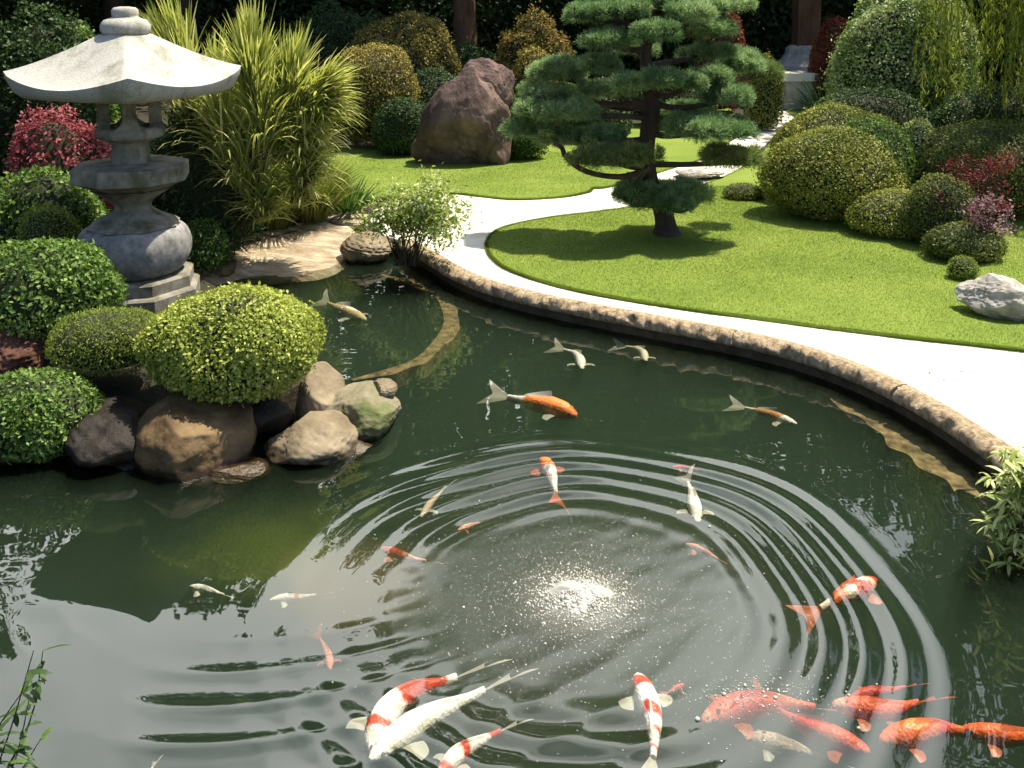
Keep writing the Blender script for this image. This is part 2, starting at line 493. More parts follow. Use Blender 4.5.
def blades(mb, base, dirs, L, W, droop=.8, nseg=5, mat=0, twist=.3):
    "strap leaves: curved tapering ribbons"
    n = len(base)
    L = np.broadcast_to(L, (n,)).reshape(n, 1); W = np.broadcast_to(W, (n,)).reshape(n, 1)
    d0 = nrm(dirs)
    side = nrm(np.cross(d0, np.array([0, 0, 1.0])) + 1e-4 + rng.normal(0, twist, (n, 3)))
    side = nrm(side - (side * d0).sum(1, keepdims=True) * d0)
    P = base.copy(); rows = []
    dr = np.broadcast_to(droop, (n,)).reshape(n, 1)
    for k in range(nseg + 1):
        t = k / nseg
        w = W * (0.55 + .9 * t) * (1 - t ** 2.2) * .8 + .0008
        rows.append(np.stack([P - side * w, P + side * w], 1))
        d = nrm(d0 + np.array([0, 0, -1.0]) * dr * (t ** 1.5) * 1.2)
        P = P + d * L / nseg
    V = np.stack(rows, 1).reshape(-1, 3)         # n, nseg+1, 2
    per = (nseg + 1) * 2
    F = np.concatenate([np.stack([np.arange(n) * per + 2 * k, np.arange(n) * per + 2 * k + 1, np.arange(n) * per + 2 * k + 3, np.arange(n) * per + 2 * k + 2], 1) for k in range(nseg)])
    mb.add(V, F, mat)

def inside(poly, X, Y):
    poly = np.asarray(poly)[:, :2]; c = np.zeros(X.shape, bool); n = len(poly); j = n - 1
    for i in range(n):
        xi, yi = poly[i]; xj, yj = poly[j]
        k = ((yi > Y) != (yj > Y)) & (X < (xj - xi) * (Y - yi) / (yj - yi + 1e-12) + xi)
        c ^= k; j = i
    return c
def sheet(name, outlines, z, mat, thick=0.0):
    "flat sheet from an outline (and holes); optional skirt"
    polys = [[Vector((p[0], p[1], 0)) for p in o] for o in outlines]
    tris = tessellate_polygon(polys)
    V = np.array([(v.x, v.y, z) for p in polys for v in p])
    T = np.array([t for t in tris])
    a, b, c = V[T[:, 0]], V[T[:, 1]], V[T[:, 2]]
    flip = np.cross(b - a, c - a)[:, 2] < 0
    T[flip] = T[flip][:, ::-1]
    mb = MB().add(V, T, 0)
    if thick:
        for p in polys:
            n = len(p); q = np.array([(v.x, v.y) for v in p])
            V2 = np.r_[np.c_[q, np.full(n, z)], np.c_[q, np.full(n, z - thick)]]
            mb.add(V2, np.array([(i, (i + 1) % n, n + (i + 1) % n, n + i) for i in range(n)]), 0)
    return mb.build(name, mat)

# ------------------------------------------------------------------ SETTING: ground, pond, path, lawn
ZG, ZP, ZL = 0.14, 0.17, 0.185
# outer (right and far) edge of the pond at its rim, read from the photo at rim height
rim_px = [(385, 236), (405, 242), (430, 255), (455, 270), (490, 284), (540, 297), (600, 309), (660, 320), (720, 331), (780, 344), (830, 359), (880, 379), (930, 405), (970, 430), (1003, 452)]
rim = catmull([G(x, y, ZP) for x, y in rim_px], 60)
rim_ext = catmull([rim[-1], G(1045, 505, ZP), G(1090, 590, ZP), G(1120, 720, ZP), np.array([2.6, 1.2, ZP]), np.array([2.7, -1.5, ZP])], 30)
rim_all = np.vstack([rim, rim_ext[1:]])
left_edge = [np.array([-4.2, -1.5, 0]), np.array([-4.0, 2.5, 0]), G(-140, 520), G(-40, 470), G(60, 452), G(130, 442), G(240, 432), G(285, 412), G(312, 398), G(318, 382), G(306, 362), G(280, 342), G(250, 320),
             G(205, 295), G(180, 268, .15), G(235, 246, .14), G(285, 234, .14), G(325, 222, .14), G(350, 226, .14)]
pond = np.array([(p[0], p[1]) for p in rim_all] + [(p[0], p[1]) for p in left_edge])

M["soil"] = rough_mat("soil", [(.3, (.016, .013, .007)), (.55, (.028, .024, .012)), (.8, (.035, .042, .016))], 2.5, bump=.6, bscale=30, dist=.03)
M["pond_bed"] = rough_mat("pond_bed", [(.3, (.02, .025, .012)), (.6, (.05, .05, .022)), (.8, (.05, .07, .02))], 1.2, bump=.2)
M["concrete"] = rough_mat("pale_concrete", [(.3, (.48, .455, .39)), (.5, (.60, .575, .50)), (.75, (.68, .655, .58))], 2.2, bump=.15, bscale=90, dist=.004, rough=.9, stain=((.72, .68, .58), 2.2, .50, .72))
M["coping"] = rough_mat("rough_coping", [(.3, (.13, .085, .045)), (.46, (.32, .235, .14)), (.7, (.56, .46, .32))], 26, stretch=(1, 1, .45), bump=1.0, bscale=45, dist=.03, rough=.95)
M["pond_wall"] = rough_mat("pond_wall", [(.3, (.03, .025, .015)), (.7, (.10, .075, .045))], 8, bump=.5)

big = [(-110, -60), (110, -60), (110, 160), (-110, 160)]
tag(sheet("ground", [big, pond[::-1]], ZG, M["soil"]), kind="structure")
mb = MB()
n = len(pond)
mb.add(np.r_[np.c_[pond, np.full(n, ZG)], np.c_[pond, np.full(n, -1.15)]], np.array([(i, n + i, n + (i + 1) % n, (i + 1) % n) for i in range(n)]), 0)
tag(mb.build("pond_wall", M["pond_wall"]), kind="structure")
mb = MB()
mb.add([(-9, -2.5, -1.1), (9, -2.5, -1.1), (9, 14, -1.1), (-9, 14, -1.1)], [(0, 1, 2, 3)])
tag(mb.build("pond_floor", M["pond_bed"]), kind="structure")

# path: along the pond, round the lawn tongue and off between the two lawns
pz = ZP
path_out = [G(x, y, pz) for x, y in [(374, 210), (392, 203), (425, 197)]] + [G(x, y, pz) for x, y in [(470, 188), (560, 184), (640, 178), (700, 160), (742, 135), (752, 112), (790, 96), (830, 95), (815, 110), (790, 122), (768, 142), (735, 172), (800, 200)]]
path_out = [(p[0], p[1]) for p in path_out] + [(3.5, 9.0), (9, 7), (9, -3), (2.9, -3)]
path_out += [(p[0], p[1]) for p in rim_all[::-1]] + [tuple(G(378, 230, pz)[:2]), tuple(G(370, 222, pz)[:2])]
tag(sheet("path", [path_out], ZP, M["concrete"], .05), kind="structure")

def lawn_material():
    m, nd, lk, b = new_mat("lawn_turf")
    tc = nd.new("ShaderNodeTexCoord")
    n1 = nd.new("ShaderNodeTexNoise"); n1.inputs["Scale"].default_value = 1.3; n1.inputs["Detail"].default_value = 5
    n2 = nd.new("ShaderNodeTexNoise"); n2.inputs["Scale"].default_value = 70; n2.inputs["Detail"].default_value = 4
    mx = nd.new("ShaderNodeMath"); mx.operation = "MULTIPLY_ADD"; mx.inputs[1].default_value = .42
    m2 = nd.new("ShaderNodeMath"); m2.operation = "MULTIPLY"; m2.inputs[1].default_value = .62
    lk.new(tc.outputs["Object"], n1.inputs["Vector"]); lk.new(tc.outputs["Object"], n2.inputs["Vector"])
    lk.new(n1.outputs["Fac"], m2.inputs[0]); lk.new(n2.outputs["Fac"], mx.inputs[0]); lk.new(m2.outputs[0], mx.inputs[2])
    r = ramp(nd, [(.3, (.098, .15, .022)), (.52, (.148, .205, .032)), (.72, (.20, .25, .05))])
    lk.new(mx.outputs[0], r.inputs["Fac"]); lk.new(r.outputs["Color"], b.inputs["Base Color"])
    b.inputs["Roughness"].default_value = .9; b.inputs["Specular IOR Level"].default_value = .15
    bp = nd.new("ShaderNodeBump"); bp.inputs["Strength"].default_value = .8; bp.inputs["Distance"].default_value = .02
    lk.new(n2.outputs["Fac"], bp.inputs["Height"]); lk.new(bp.outputs[0], b.inputs["Normal"])
    return m
M["lawn"] = lawn_material()
M["grass"] = leaf_mat("grass_blade", (.103, .154, .023), (.152, .21, .034), (.212, .268, .056), .55, .35, patch=1.3)
lawn1_px = [(485, 243), (490, 256), (508, 269), (550, 284), (600, 295), (660, 305), (760, 319), (860, 332), (940, 341), (1024, 350), (1130, 363)]
lawn1 = catmull([G(x, y, ZL) for x, y in lawn1_px], 60)
lawn1_top = catmull([G(x, y, ZL) for x, y in [(800, 120), (775, 138), (748, 164), (700, 186), (650, 203), (600, 211), (550, 217), (510, 225), (492, 233), (485, 243)]], 50)
lawn1_poly = [(p[0], p[1]) for p in lawn1] + [(10.5, 7.2), (12, 14), (8, 24), (6.6, 24)] + [(p[0], p[1]) for p in lawn1_top[:-1]]
tag(sheet("lawn", [lawn1_poly], ZL, M["lawn"], .04), kind="structure")
lawn2_bot = catmull([G(x, y, ZL) for x, y in [(300, 206), (345, 203), (400, 196), (450, 193), (480, 196), (515, 199), (560, 197), (588, 192), (594, 188), (612, 186), (660, 172), (720, 150), (742, 122)]], 60)
lawn2_poly = [(p[0], p[1]) for p in lawn2_bot] + [(p[0], p[1]) for p in [G(730, 108, ZL), G(650, 120, ZL), G(560, 138, ZL), G(430, 146, ZL), G(320, 148, ZL), G(250, 160, ZL)]]
tag(sheet("lawn", [lawn2_poly], ZL, M["lawn"], .04), kind="structure")
# short grass standing in the lawns
mb = MB()
def grass_on(poly, n, lo, hi, h):
    X = rng.uniform(lo[0], hi[0], n); Y = rng.uniform(lo[1], hi[1], n)
    k = inside(poly, X, Y); X, Y = X[k], Y[k]; n = len(X)
    a = rng.uniform(0, 6.28, n); w = .0026 * (Y / 8)
    hh = h * rng.uniform(.5, 1.3, n)
    B = np.c_[X, Y, np.full(n, ZL - .002)]
    s = np.c_[np.cos(a) * w, np.sin(a) * w, np.zeros(n)]
    tip = B + np.c_[rng.normal(0, .010, n), rng.normal(0, .010, n), hh]
    mb.add(np.stack([B - s, B + s, tip], 1).reshape(-1, 3), np.arange(n * 3).reshape(n, 3))
grass_on(lawn1_poly, 420000, (-.6, 5.8), (6.5, 13), .013)
grass_on(lawn2_poly, 90000, (-3.5, 10.5), (2.5, 16), .013)
def grass_edge(line, n, sgn):
    "tufts leaning out over the lawn's cut edge"
    i = rng.integers(0, len(line) - 1, n); u = rng.uniform(0, 1, (n, 1))
    P = line[i] * (1 - u) + line[i + 1] * u
    T = nrm((line[i + 1] - line[i]) * np.array([1, 1, 0])); Nn = np.c_[T[:, 1], -T[:, 0], np.zeros(n)] * sgn
    P = P - Nn * rng.uniform(-.004, .03, (n, 1)); P[:, 2] = ZL - .006
    w = .0030 * (P[:, 1:2] / 8)
    tip = P + Nn * rng.uniform(-.005, .035, (n, 1)) * (.6 + .6 * Noise(6, 10, 2)(P))[:, None] + np.c_[rng.normal(0, .010, (n, 2)), rng.uniform(.008, .026, n)]
    mb.add(np.stack([P - T * w, P + T * w, tip], 1).reshape(-1, 3), np.arange(n * 3).reshape(n, 3))
grass_edge(lawn1, 22000, 1); grass_edge(lawn1_top, 12000, 1); grass_edge(lawn2_bot, 14000, 1)
tag(mb.build("grass", M["grass"]), kind="stuff")

# rough coping along the pond rim: long curved stones with narrow joints
rim_fine = catmull(rim_all, 1100)
def coping(f0, f1, label, seed):
    P = rim_fine[int(f0 * 1099) + 1:int(f1 * 1099)]
    T = nrm(np.gradient(P, axis=0)); T[:, 2] = 0; T = nrm(T)
    Nn = np.c_[T[:, 1], -T[:, 0], np.zeros(len(P))]       # towards the water or not, fixed below
    ctr = np.array([0.3, 5.0, 0])
    sg = np.sign(((ctr - P) * Nn).sum(1))[:, None]; Nn = Nn * sg
    prof = [(-.10, -.006), (-.085, .010), (-.03, .020), (.02, .015), (.045, -.004), (.062, -.025), (.068, -.05), (.06, -.072), (.04, -.088), (.0, -.093), (-.06, -.092)]
    rows, n1, n2, n3 = [], Noise(9, 16, seed), Noise(42, 24, seed + 5), Noise(110, 24, seed + 9)
    for j, (a, z) in enumerate(prof):
        Q = P + Nn * a + np.array([0, 0, z])
        b = (.005 * n1(Q) + .013 * n2(Q) + .006 * n3(Q)) * (.25 if j < 2 else 1)
        rows.append(Q + Nn * b[:, None] + np.array([0, 0, 1]) * (b * .5)[:, None])
    m = len(P)
    V = np.concatenate(rows)
    F = np.array([(r * m + i, r * m + i + 1, (r + 1) * m + i + 1, (r + 1) * m + i) for r in range(len(prof) - 1) for i in range(m - 1)])
    mb = MB().add(V, F, 0, True)
    k = len(prof)
    mb.add(np.array([rows[r][0] for r in range(k)]), np.arange(k).reshape(1, -1)); mb.add(np.array([rows[r][-1] for r in range(k)]), np.arange(k)[::-1].reshape(1, -1))
    o = mb.build("coping_stone", M["coping"], origin=P[0] * np.array([1, 1, 0]))
    tag(o, label, "kerb", "rough tan coping stones along the pond rim")
coping(.045, .395, "longest rough tan coping stone, from the flowering shrub to the first joint", 1)
coping(.395, .545, "rough tan coping stone from the joint to the bend, beside the white path", 2)
coping(.545, .70, "rough tan coping stone on the sharp bend, ending at the variegated plant", 3)
coping(.70, .999, "rough tan coping stone running on past the variegated plant", 4)

# the coping's reflection, added as a tan ledge just under water at the foot of the wall
M["band"] = rough_mat("tan_band", [(.34, (.055, .04, .018)), (.48, (.20, .135, .062)), (.68, (.42, .30, .16))], 11, bump=.5, bscale=40)
def under_band(name, P, w0, w1, z, seed, kind=None, label=None, cat=None):
    P = np.asarray(P); n = len(P); T = nrm(np.gradient(P, axis=0)); Nn = np.c_[T[:, 1], -T[:, 0], np.zeros(n)]
    nz = Noise(5, 12, seed)(P)
    A = P + Nn * (w0 + .02 * nz)[:, None]; B = P + Nn * (w1 + .03 * nz + .022 * Noise(17, 14, seed + 2)(P))[:, None]
    A[:, 2] = z; B[:, 2] = z
    A2, B2 = A - np.array([0, 0, .12]), B - np.array([0, 0, .12])
    V = np.concatenate([A, B, B2, A2])
    F = [(k * n + i, k * n + i + 1, ((k + 1) % 4) * n + i + 1, ((k + 1) % 4) * n + i) for k in range(4) for i in range(n - 1)]
    o = MB().add(V, np.array(F), 0).build(name, M["band"])
    return tag(o, label, cat, None, kind)
rr = catmull(rim_all[26:62], 120); rr[:, 2] = 0
tt = np.linspace(0, 1, 120)
wd = .05 + .22 * np.clip((tt - .25) * 2.2, 0, 1) * (1 - np.clip((tt - .93) * 14, 0, 1))
under_band("coping_reflection", rr, np.full(120, -.02), wd, -.055, 5, "structure")
arc = catmull([G(x, y, -.085) for x, y in [(352, 380), (391, 369), (427, 355), (449, 331), (452, 311), (436, 294), (400, 281), (380, 275)]], 60)  # curved tan strip just below the water surface
ta = np.linspace(0, 1, 60)
under_band("curved_band", arc, -.02 - .05 * np.sin(ta * math.pi), .02 + .06 * np.sin(ta * math.pi) ** .8 + .012 * np.sin(ta * 31), -.085, 9, None,
            "tan curved ledge lying just under the water between the mossy rock and the rim", "band")

# ---- water
FC = G(579, 597)[:2]
def water_height(X, Y):
    P = np.c_[X, Y, np.zeros_like(X)]
    r = np.hypot(X - FC[0], Y - FC[1])
    th = np.arctan2(Y - FC[1], X - FC[0])
    wob = .035 * Noise(2.2, 10, 21)(P) + .03 * np.sin(3 * th + 1) + .015 * np.sin(7 * th)
    rw = r + wob * np.clip(r, .3, 2)
    env = np.exp(-(np.abs(rw - 1.12) / .42) ** 3) * .0072
    env *= 1 - .88 * np.clip(np.cos(th - math.radians(186)) * 2.6 - 1.5, 0, 1)
    env *= 1 + .7 * np.clip(np.sin(th), 0, 1)
    h = env * np.sin(2 * math.pi * rw / .175 + .8 + .7 * Noise(1.5, 8, 31)(P)) * np.clip(.85 + .5 * Noise(3.2, 10, 3)(P), .35, 1.5)
    h += np.exp(-(r / .65) ** 2) * (.0011 * Noise(45, 24, 4)(P)) + np.exp(-(r / .9) ** 4) * (.0002 * np.sin(2 * math.pi * r / .09) + .0007 * Noise(30, 20, 14)(P))
    calm = 1 - .8 * np.exp(-(r / 2.0) ** 4)
    h += (.0016 * Noise(5, 14, 5)(P) + .0003 * Noise(16, 20, 6)(P * np.array([.6, 1.4, 1])) + .00003 * Noise(55, 24, 7)(P * np.array([.5, 1.5, 1]))) * (.35 + .65 * calm)
    # longer swells running out towards the near corner, from where a fish has just turned
    C2 = G(330, 500)[:2]
    r2 = np.hypot(X - C2[0], Y - C2[1]) + .05 * Noise(2.0, 10, 32)(P)
    ph = 2 * math.pi * r2 / .21 + 1.7 * Noise(2.0, 8, 33)(P)
    msk = np.clip((4.05 - Y) / .5, 0, 1) * np.clip((.9 - X) / .8, 0, 1)
    h += msk * .0025 * np.exp(1.2 * np.sin(ph)) * np.clip(.62 + .62 * Noise(3.6, 12, 34)(P), .04, 1.35)
    h += msk * .0026 * Noise(8, 12, 35)(P * np.array([.6, 1.2, 1]))
    h += .022 * np.exp(-(r / .13) ** 2)
    return h
def build_water():
    xs = np.r_[-9, -7, np.linspace(-5.2, 5.2, 640), 7, 9]; ys = np.r_[-2.4, np.linspace(1.0, 11.5, 640), 13.5]
    X, Y = np.meshgrid(xs, ys); nx, ny = len(xs), len(ys)
    Z = water_height(X.ravel(), Y.ravel())
    edge = (X.ravel() < -5) | (X.ravel() > 5) | (Y.ravel() < 1.1) | (Y.ravel() > 11.3)
    Z[edge] = 0
    V = np.c_[X.ravel(), Y.ravel(), Z]
    I = np.arange(nx * ny).reshape(ny, nx)
    F = np.stack([I[:-1, :-1], I[:-1, 1:], I[1:, 1:], I[1:, :-1]], -1).reshape(-1, 4)
    mb = MB().add(V, F, 0, True)
    base = len(V)
    # closed sides and bottom, so that it is a body of water
    mb.V.append(np.array([(-9, -2.4, -1.05), (9, -2.4, -1.05), (9, 13.5, -1.05), (-9, 13.5, -1.05)])); mb.C.append(np.ones((4, 3))); mb.n += 4
    def poly(idx):
        mb.F.append(np.array(idx).reshape(1, -1)); mb.M.append(np.zeros(1)); mb.S.append(np.zeros(1, bool))
    poly(list(I[0, ::-1]) + [base, base + 1]); poly(list(I[::-1, -1]) + [base + 1, base + 2])
    poly(list(I[-1, :]) + [base + 2, base + 3]); poly(list(I[:, 0]) + [base + 3, base]); poly([base + 3, base + 2, base + 1, base])
    m, nd, lk, b = new_mat("pond_water")
    nd.remove(b)
    out = nd["Material Output"]
    fr = nd.new("ShaderNodeFresnel"); fr.inputs["IOR"].default_value = 1.6
    gl = nd.new("ShaderNodeBsdfGlossy"); gl.inputs["Roughness"].default_value = .01
    tp = nd.new("ShaderNodeBsdfTransparent"); tp.inputs["Color"].default_value = (.93, .95, .92, 1)
    df = nd.new("ShaderNodeBsdfDiffuse")
    tc = nd.new("ShaderNodeTexCoord")
    # silt and fine bubbles make the water round the bubbler paler, algae makes patches greener
    sub = nd.new("ShaderNodeVectorMath"); sub.operation = "SUBTRACT"; sub.inputs[1].default_value = (FC[0], FC[1], 0)
    ln = nd.new("ShaderNodeVectorMath"); ln.operation = "LENGTH"
    n0 = nd.new("ShaderNodeTexNoise"); n0.inputs["Scale"].default_value = 1.6; n0.inputs["Detail"].default_value = 5; n0.inputs["Distortion"].default_value = .8
    ad = nd.new("ShaderNodeMath"); ad.operation = "MULTIPLY_ADD"; ad.inputs[1].default_value = .9
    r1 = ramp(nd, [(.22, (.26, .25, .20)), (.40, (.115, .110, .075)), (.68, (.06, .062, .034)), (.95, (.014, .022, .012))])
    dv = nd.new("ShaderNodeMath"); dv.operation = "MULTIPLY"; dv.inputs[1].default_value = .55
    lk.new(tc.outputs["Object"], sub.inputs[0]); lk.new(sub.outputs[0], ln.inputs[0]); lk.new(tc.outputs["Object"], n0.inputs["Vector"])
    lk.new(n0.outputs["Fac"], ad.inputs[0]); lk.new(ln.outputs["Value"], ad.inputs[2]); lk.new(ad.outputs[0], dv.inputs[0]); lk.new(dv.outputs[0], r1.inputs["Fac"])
    def blob(px, py, rad, soft=.9):
        c = G(px, py)
        a = nd.new("ShaderNodeVectorMath"); a.operation = "SUBTRACT"; a.inputs[1].default_value = (c[0], c[1], 0)
        l = nd.new("ShaderNodeVectorMath"); l.operation = "LENGTH"
        f = nd.new("ShaderNodeMath"); f.operation = "MULTIPLY_ADD"; f.inputs[1].default_value = soft * rad
        m = nd.new("ShaderNodeMapRange"); m.interpolation_type = "SMOOTHSTEP"; m.inputs["From Min"].default_value = rad * 1.45; m.inputs["From Max"].default_value = rad * .55
        lk.new(tc.outputs["Object"], a.inputs[0]); lk.new(a.outputs[0], l.inputs[0]); lk.new(n0.outputs["Fac"], f.inputs[0]); lk.new(l.outputs["Value"], f.inputs[2]); lk.new(f.outputs[0], m.inputs["Value"])
        return m.outputs["Result"]
    prev = r1.outputs["Color"]
    silt, alga = blob(355, 592, .62), blob(270, 548, .70)
    for mask, c in ((alga, (.055, .075, .014, 1)), (silt, (.085, .066, .028, 1))):
        mm = nd.new("ShaderNodeMix"); mm.data_type = "RGBA"; mm.inputs["B"].default_value = c
        lk.new(mask, mm.inputs["Factor"]); lk.new(prev, mm.inputs["A"]); prev = mm.outputs["Result"]
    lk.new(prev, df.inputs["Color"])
    core = blob(579, 597, .30, .4)
    f1 = nd.new("ShaderNodeMath"); f1.operation = "MULTIPLY_ADD"; f1.inputs[1].default_value = .24; f1.inputs[2].default_value = .12
    f2 = nd.new("ShaderNodeMath"); f2.operation = "MULTIPLY_ADD"; f2.inputs[1].default_value = .20
    f3 = nd.new("ShaderNodeMath"); f3.operation = "MULTIPLY_ADD"; f3.inputs[1].default_value = .35
    lk.new(silt, f1.inputs[0]); lk.new(alga, f2.inputs[0]); lk.new(f1.outputs[0], f2.inputs[2]); lk.new(core, f3.inputs[0]); lk.new(f2.outputs[0], f3.inputs[2])
    rgh = nd.new("ShaderNodeMapRange"); rgh.interpolation_type = "SMOOTHSTEP"      # boiling water over the bubbler is finely broken up
    rgh.inputs["From Min"].default_value = .45; rgh.inputs["From Max"].default_value = 1.0; rgh.inputs["To Min"].default_value = .26; rgh.inputs["To Max"].default_value = .012
    lk.new(ln.outputs["Value"], rgh.inputs["Value"]); lk.new(rgh.outputs["Result"], gl.inputs["Roughness"])
    m1 = nd.new("ShaderNodeMixShader"); lk.new(f3.outputs[0], m1.inputs["Fac"])
    lk.new(tp.outputs[0], m1.inputs[1]); lk.new(df.outputs[0], m1.inputs[2])
    m2 = nd.new("ShaderNodeMixShader")
    lk.new(fr.outputs[0], m2.inputs["Fac"]); lk.new(m1.outputs[0], m2.inputs[1]); lk.new(gl.outputs[0], m2.inputs[2])
    lk.new(m2.outputs[0], out.inputs["Surface"])
    vo = nd.new("ShaderNodeVolumePrincipled")
    vo.inputs["Color"].default_value = (.080, .130, .095, 1)
    vo.inputs["Absorption Color"].default_value = (.10, .14, .06, 1)
    vo.inputs["Density"].default_value = 2.2
    vo.inputs["Anisotropy"].default_value = .2
    lk.new(vo.outputs[0], out.inputs["Volume"])
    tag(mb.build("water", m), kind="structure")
build_water()

# ---- shallow stream bed coming down into the pond
def build_stream():
    fr = catmull([G(190, 300, -.05), G(250, 286, -.05), G(300, 283, -.05), G(338, 273, -.05), G(360, 256, -.05)], 60)
    bk = catmull([G(172, 262, .15), G(235, 241, .15), G(285, 229, .15), G(328, 216, .15), G(368, 214, .15)], 60)
    nj = 40; rows = []
    for j in range(nj):
        t = j / (nj - 1)
        P = fr * (1 - t) + bk * t
        P[:, 2] = -.05 + .21 * (t ** .7)
        P[:, 2] += .016 * Noise(4, 12, 2)(P) * (1 - abs(2 * t - 1) ** 3) + .010 * Noise(15, 14, 3)(P * np.array([.5, 1.6, 1])) + .012 * (np.sin(t * 26 + Noise(2.5, 8, 4)(P) * 2) > .3) * (1 - t)
        rows.append(P)
    V = np.concatenate(rows); n = 60
    F = np.array([(j * n + i, j * n + i + 1, (j + 1) * n + i + 1, (j + 1) * n + i) for j in range(nj - 1) for i in range(n - 1)])
    m = rough_mat("wet_stream_bed", [(.3, (.13, .09, .045)), (.5, (.33, .25, .15)), (.7, (.64, .56, .43))], 5, stretch=(.7, 2.6, 1), bump=.6, bscale=26, dist=.04, rough=.2, spec=.8)
    tag(MB().add(V, F, 0, True).build("stream_bed", m), kind="structure")
build_stream()

# ---- raised soil bank on the left, under the shrubs
def build_bank():
    xs = np.linspace(-6.5, -.8, 120); ys = np.linspace(4.2, 12, 150)
    X, Y = np.meshgrid(xs, ys)
    pl = np.array([(p[0], p[1]) for p in left_edge])
    d = np.full(X.shape, 9.0)
    for a, b in zip(pl[:-1], pl[1:]):
        ab = b - a; L2 = (ab ** 2).sum()
        t = np.clip(((X - a[0]) * ab[0] + (Y - a[1]) * ab[1]) / L2, 0, 1)
        d = np.minimum(d, np.hypot(X - a[0] - t * ab[0], Y - a[1] - t * ab[1]))
    ins = inside(pond, X.ravel(), Y.ravel()).reshape(X.shape)
    d = np.where(ins, -d, d)
    P = np.c_[X.ravel(), Y.ravel(), 0 * X.ravel()]
    mask = np.clip((7.6 - Y) / .9, 0, 1) * np.clip((-1.1 - X) / .5, 0, 1)
    Z = .14 - .05 + mask * .16 * np.clip(d * 3.0, 0, 1) + .03 * Noise(3, 10, 6)(P).reshape(X.shape)
    Z = np.where(d < .04, -1.25, Z)
    Z = np.where((Y > 8.6) | (X > -1.0), -1.25, Z)
    V = np.c_[X.ravel(), Y.ravel(), Z.ravel()]
    I = np.arange(X.size).reshape(X.shape)
    F = np.stack([I[:-1, :-1], I[:-1, 1:], I[1:, 1:], I[1:, :-1]], -1).reshape(-1, 4)
    tag(MB().add(V, F, 0, True).build("terrain", M["soil"]), kind="structure")
build_bank()

# ------------------------------------------------------------------ TALL TREES AND WOOD BEHIND
def tree(name, label, x, y, h, cr, leafm, group, seed, trunk_r=.18, n_leaf=9000, base=.19, low=.32, L=.27, barkm=None):
    r = np.random.default_rng(seed)
    t = thing(name, label, "tree", (x, y, base), group)
    mb = MB()
    lean = r.normal(0, .25, 2)
    top = np.array([x + lean[0], y + lean[1], base + h * .8])
    tr = catmull([(x, y, base - .1), (x + lean[0] * .2, y + lean[1] * .3, base + h * .25), (x + lean[0] * .8 + .1, y + lean[1] * .7, base + h * .5), top], 14)
    tube(mb, tr, np.linspace(trunk_r, trunk_r * .3, 14) * (1 + .35 * np.exp(-np.arange(14) * 1.2)), 12, 0, .08, seed)
    ls = []
    for k in range(11):
        e = r.uniform(low, 1.0); a = r.uniform(0, 6.28)
        w = cr * math.sin(math.pi * min(.98, max(.12, (e - low + .18) / (1.2 - low)))) * r.uniform(.4, .8)
        c = np.array([x + lean[0] + math.cos(a) * w, y + lean[1] + math.sin(a) * w, base + h * e * .92])
        q = cr * r.uniform(.34, .55)
        ls.append((c, q))
        st = tr[int(min(12, 2 + e * 9))]
        tube(mb, catmull([st, (st + c) / 2 + np.array([0, 0, -.15]), c], 6), np.linspace(trunk_r * .4, .03, 6), 7, 0, 0, seed)
    mb.build("trunk", barkm or M["bark"], t)
    mb = MB()
    nz = Noise(2.2, 14, seed)
    for c, q in ls:
        n = n_leaf // len(ls)
        U = sphere_dirs(n); P = c + U * (q * rng.uniform(.35, 1.0, (n, 1)) ** .6) * np.array([1.1, 1.1, .8])
        k = nz(P) > -.7
        leaves(mb, P[k], U[k], L, .6, .3, .8)
    mb.build("crown", leafm, t)
    return t
TG = "tall trees shading the back of the garden"
TL = "tall dark-leaved tree standing in the shaded wood behind the garden"
spots = [(-14, 23, 14, 3.6), (-10.2, 24.5, 14.5, 3.5), (-9.0, 26.0, 16, 3.6), (-4.9, 29, 17, 3.6), (2.7, 26, 16, 3.6), (5.6, 29, 15.5, 3.6), (9.5, 28, 16.5, 3.8), (13.5, 25, 17, 4.0), (-17, 18, 13, 3.6), (17, 21, 17, 4.0), (-12, 30, 17, 4), (-4, 31, 17, 4), (3, 32, 17, 4), (12, 32, 18, 4), (11.6, 19.4, 16.5, 3.2), (12.8, 28.5, 19, 3.6), (-9.5, 13.5, 9.5, 2.8), (-8.6, 9.0, 8.0, 2.4)]
for i, (x, y, h, cr) in enumerate(spots):
    h *= .93
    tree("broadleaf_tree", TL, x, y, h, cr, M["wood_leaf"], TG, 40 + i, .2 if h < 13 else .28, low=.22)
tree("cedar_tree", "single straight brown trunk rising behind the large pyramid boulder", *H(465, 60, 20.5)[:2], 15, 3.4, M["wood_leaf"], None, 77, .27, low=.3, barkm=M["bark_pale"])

# dense dark undergrowth closing the view under the trees
mb = MB()
nz = Noise(.55, 12, 5)
n = 80000
X = rng.uniform(-24, 22, n); Y = 27.5 + rng.uniform(0, 3.0, n) - .012 * X ** 2
hmax = 3.9 + 1.1 * nz(np.c_[X, Y * .3, 0 * X])
Z = .2 + rng.uniform(0, 1, n) * hmax
U = nrm(np.c_[rng.normal(0, .5, n), -np.ones(n), rng.normal(.4, .5, n)])
leaves(mb, np.c_[X, Y, Z], U, .17, .6, .2, .8)
n = 42000
Y = rng.uniform(6.5, 24, n); X = -9.3 - rng.uniform(0, 2.0, n) - (Y - 6) * .22
hmax = 5.5 + 1.4 * nz(np.c_[X * .3, Y, 0 * X]); Z = .2 + rng.uniform(0, 1, n) * hmax
U = nrm(np.c_[np.ones(n), rng.normal(-.3, .5, n), rng.normal(.4, .5, n)])
leaves(mb, np.c_[X, Y, Z], U, .15, .6, .2, .8)
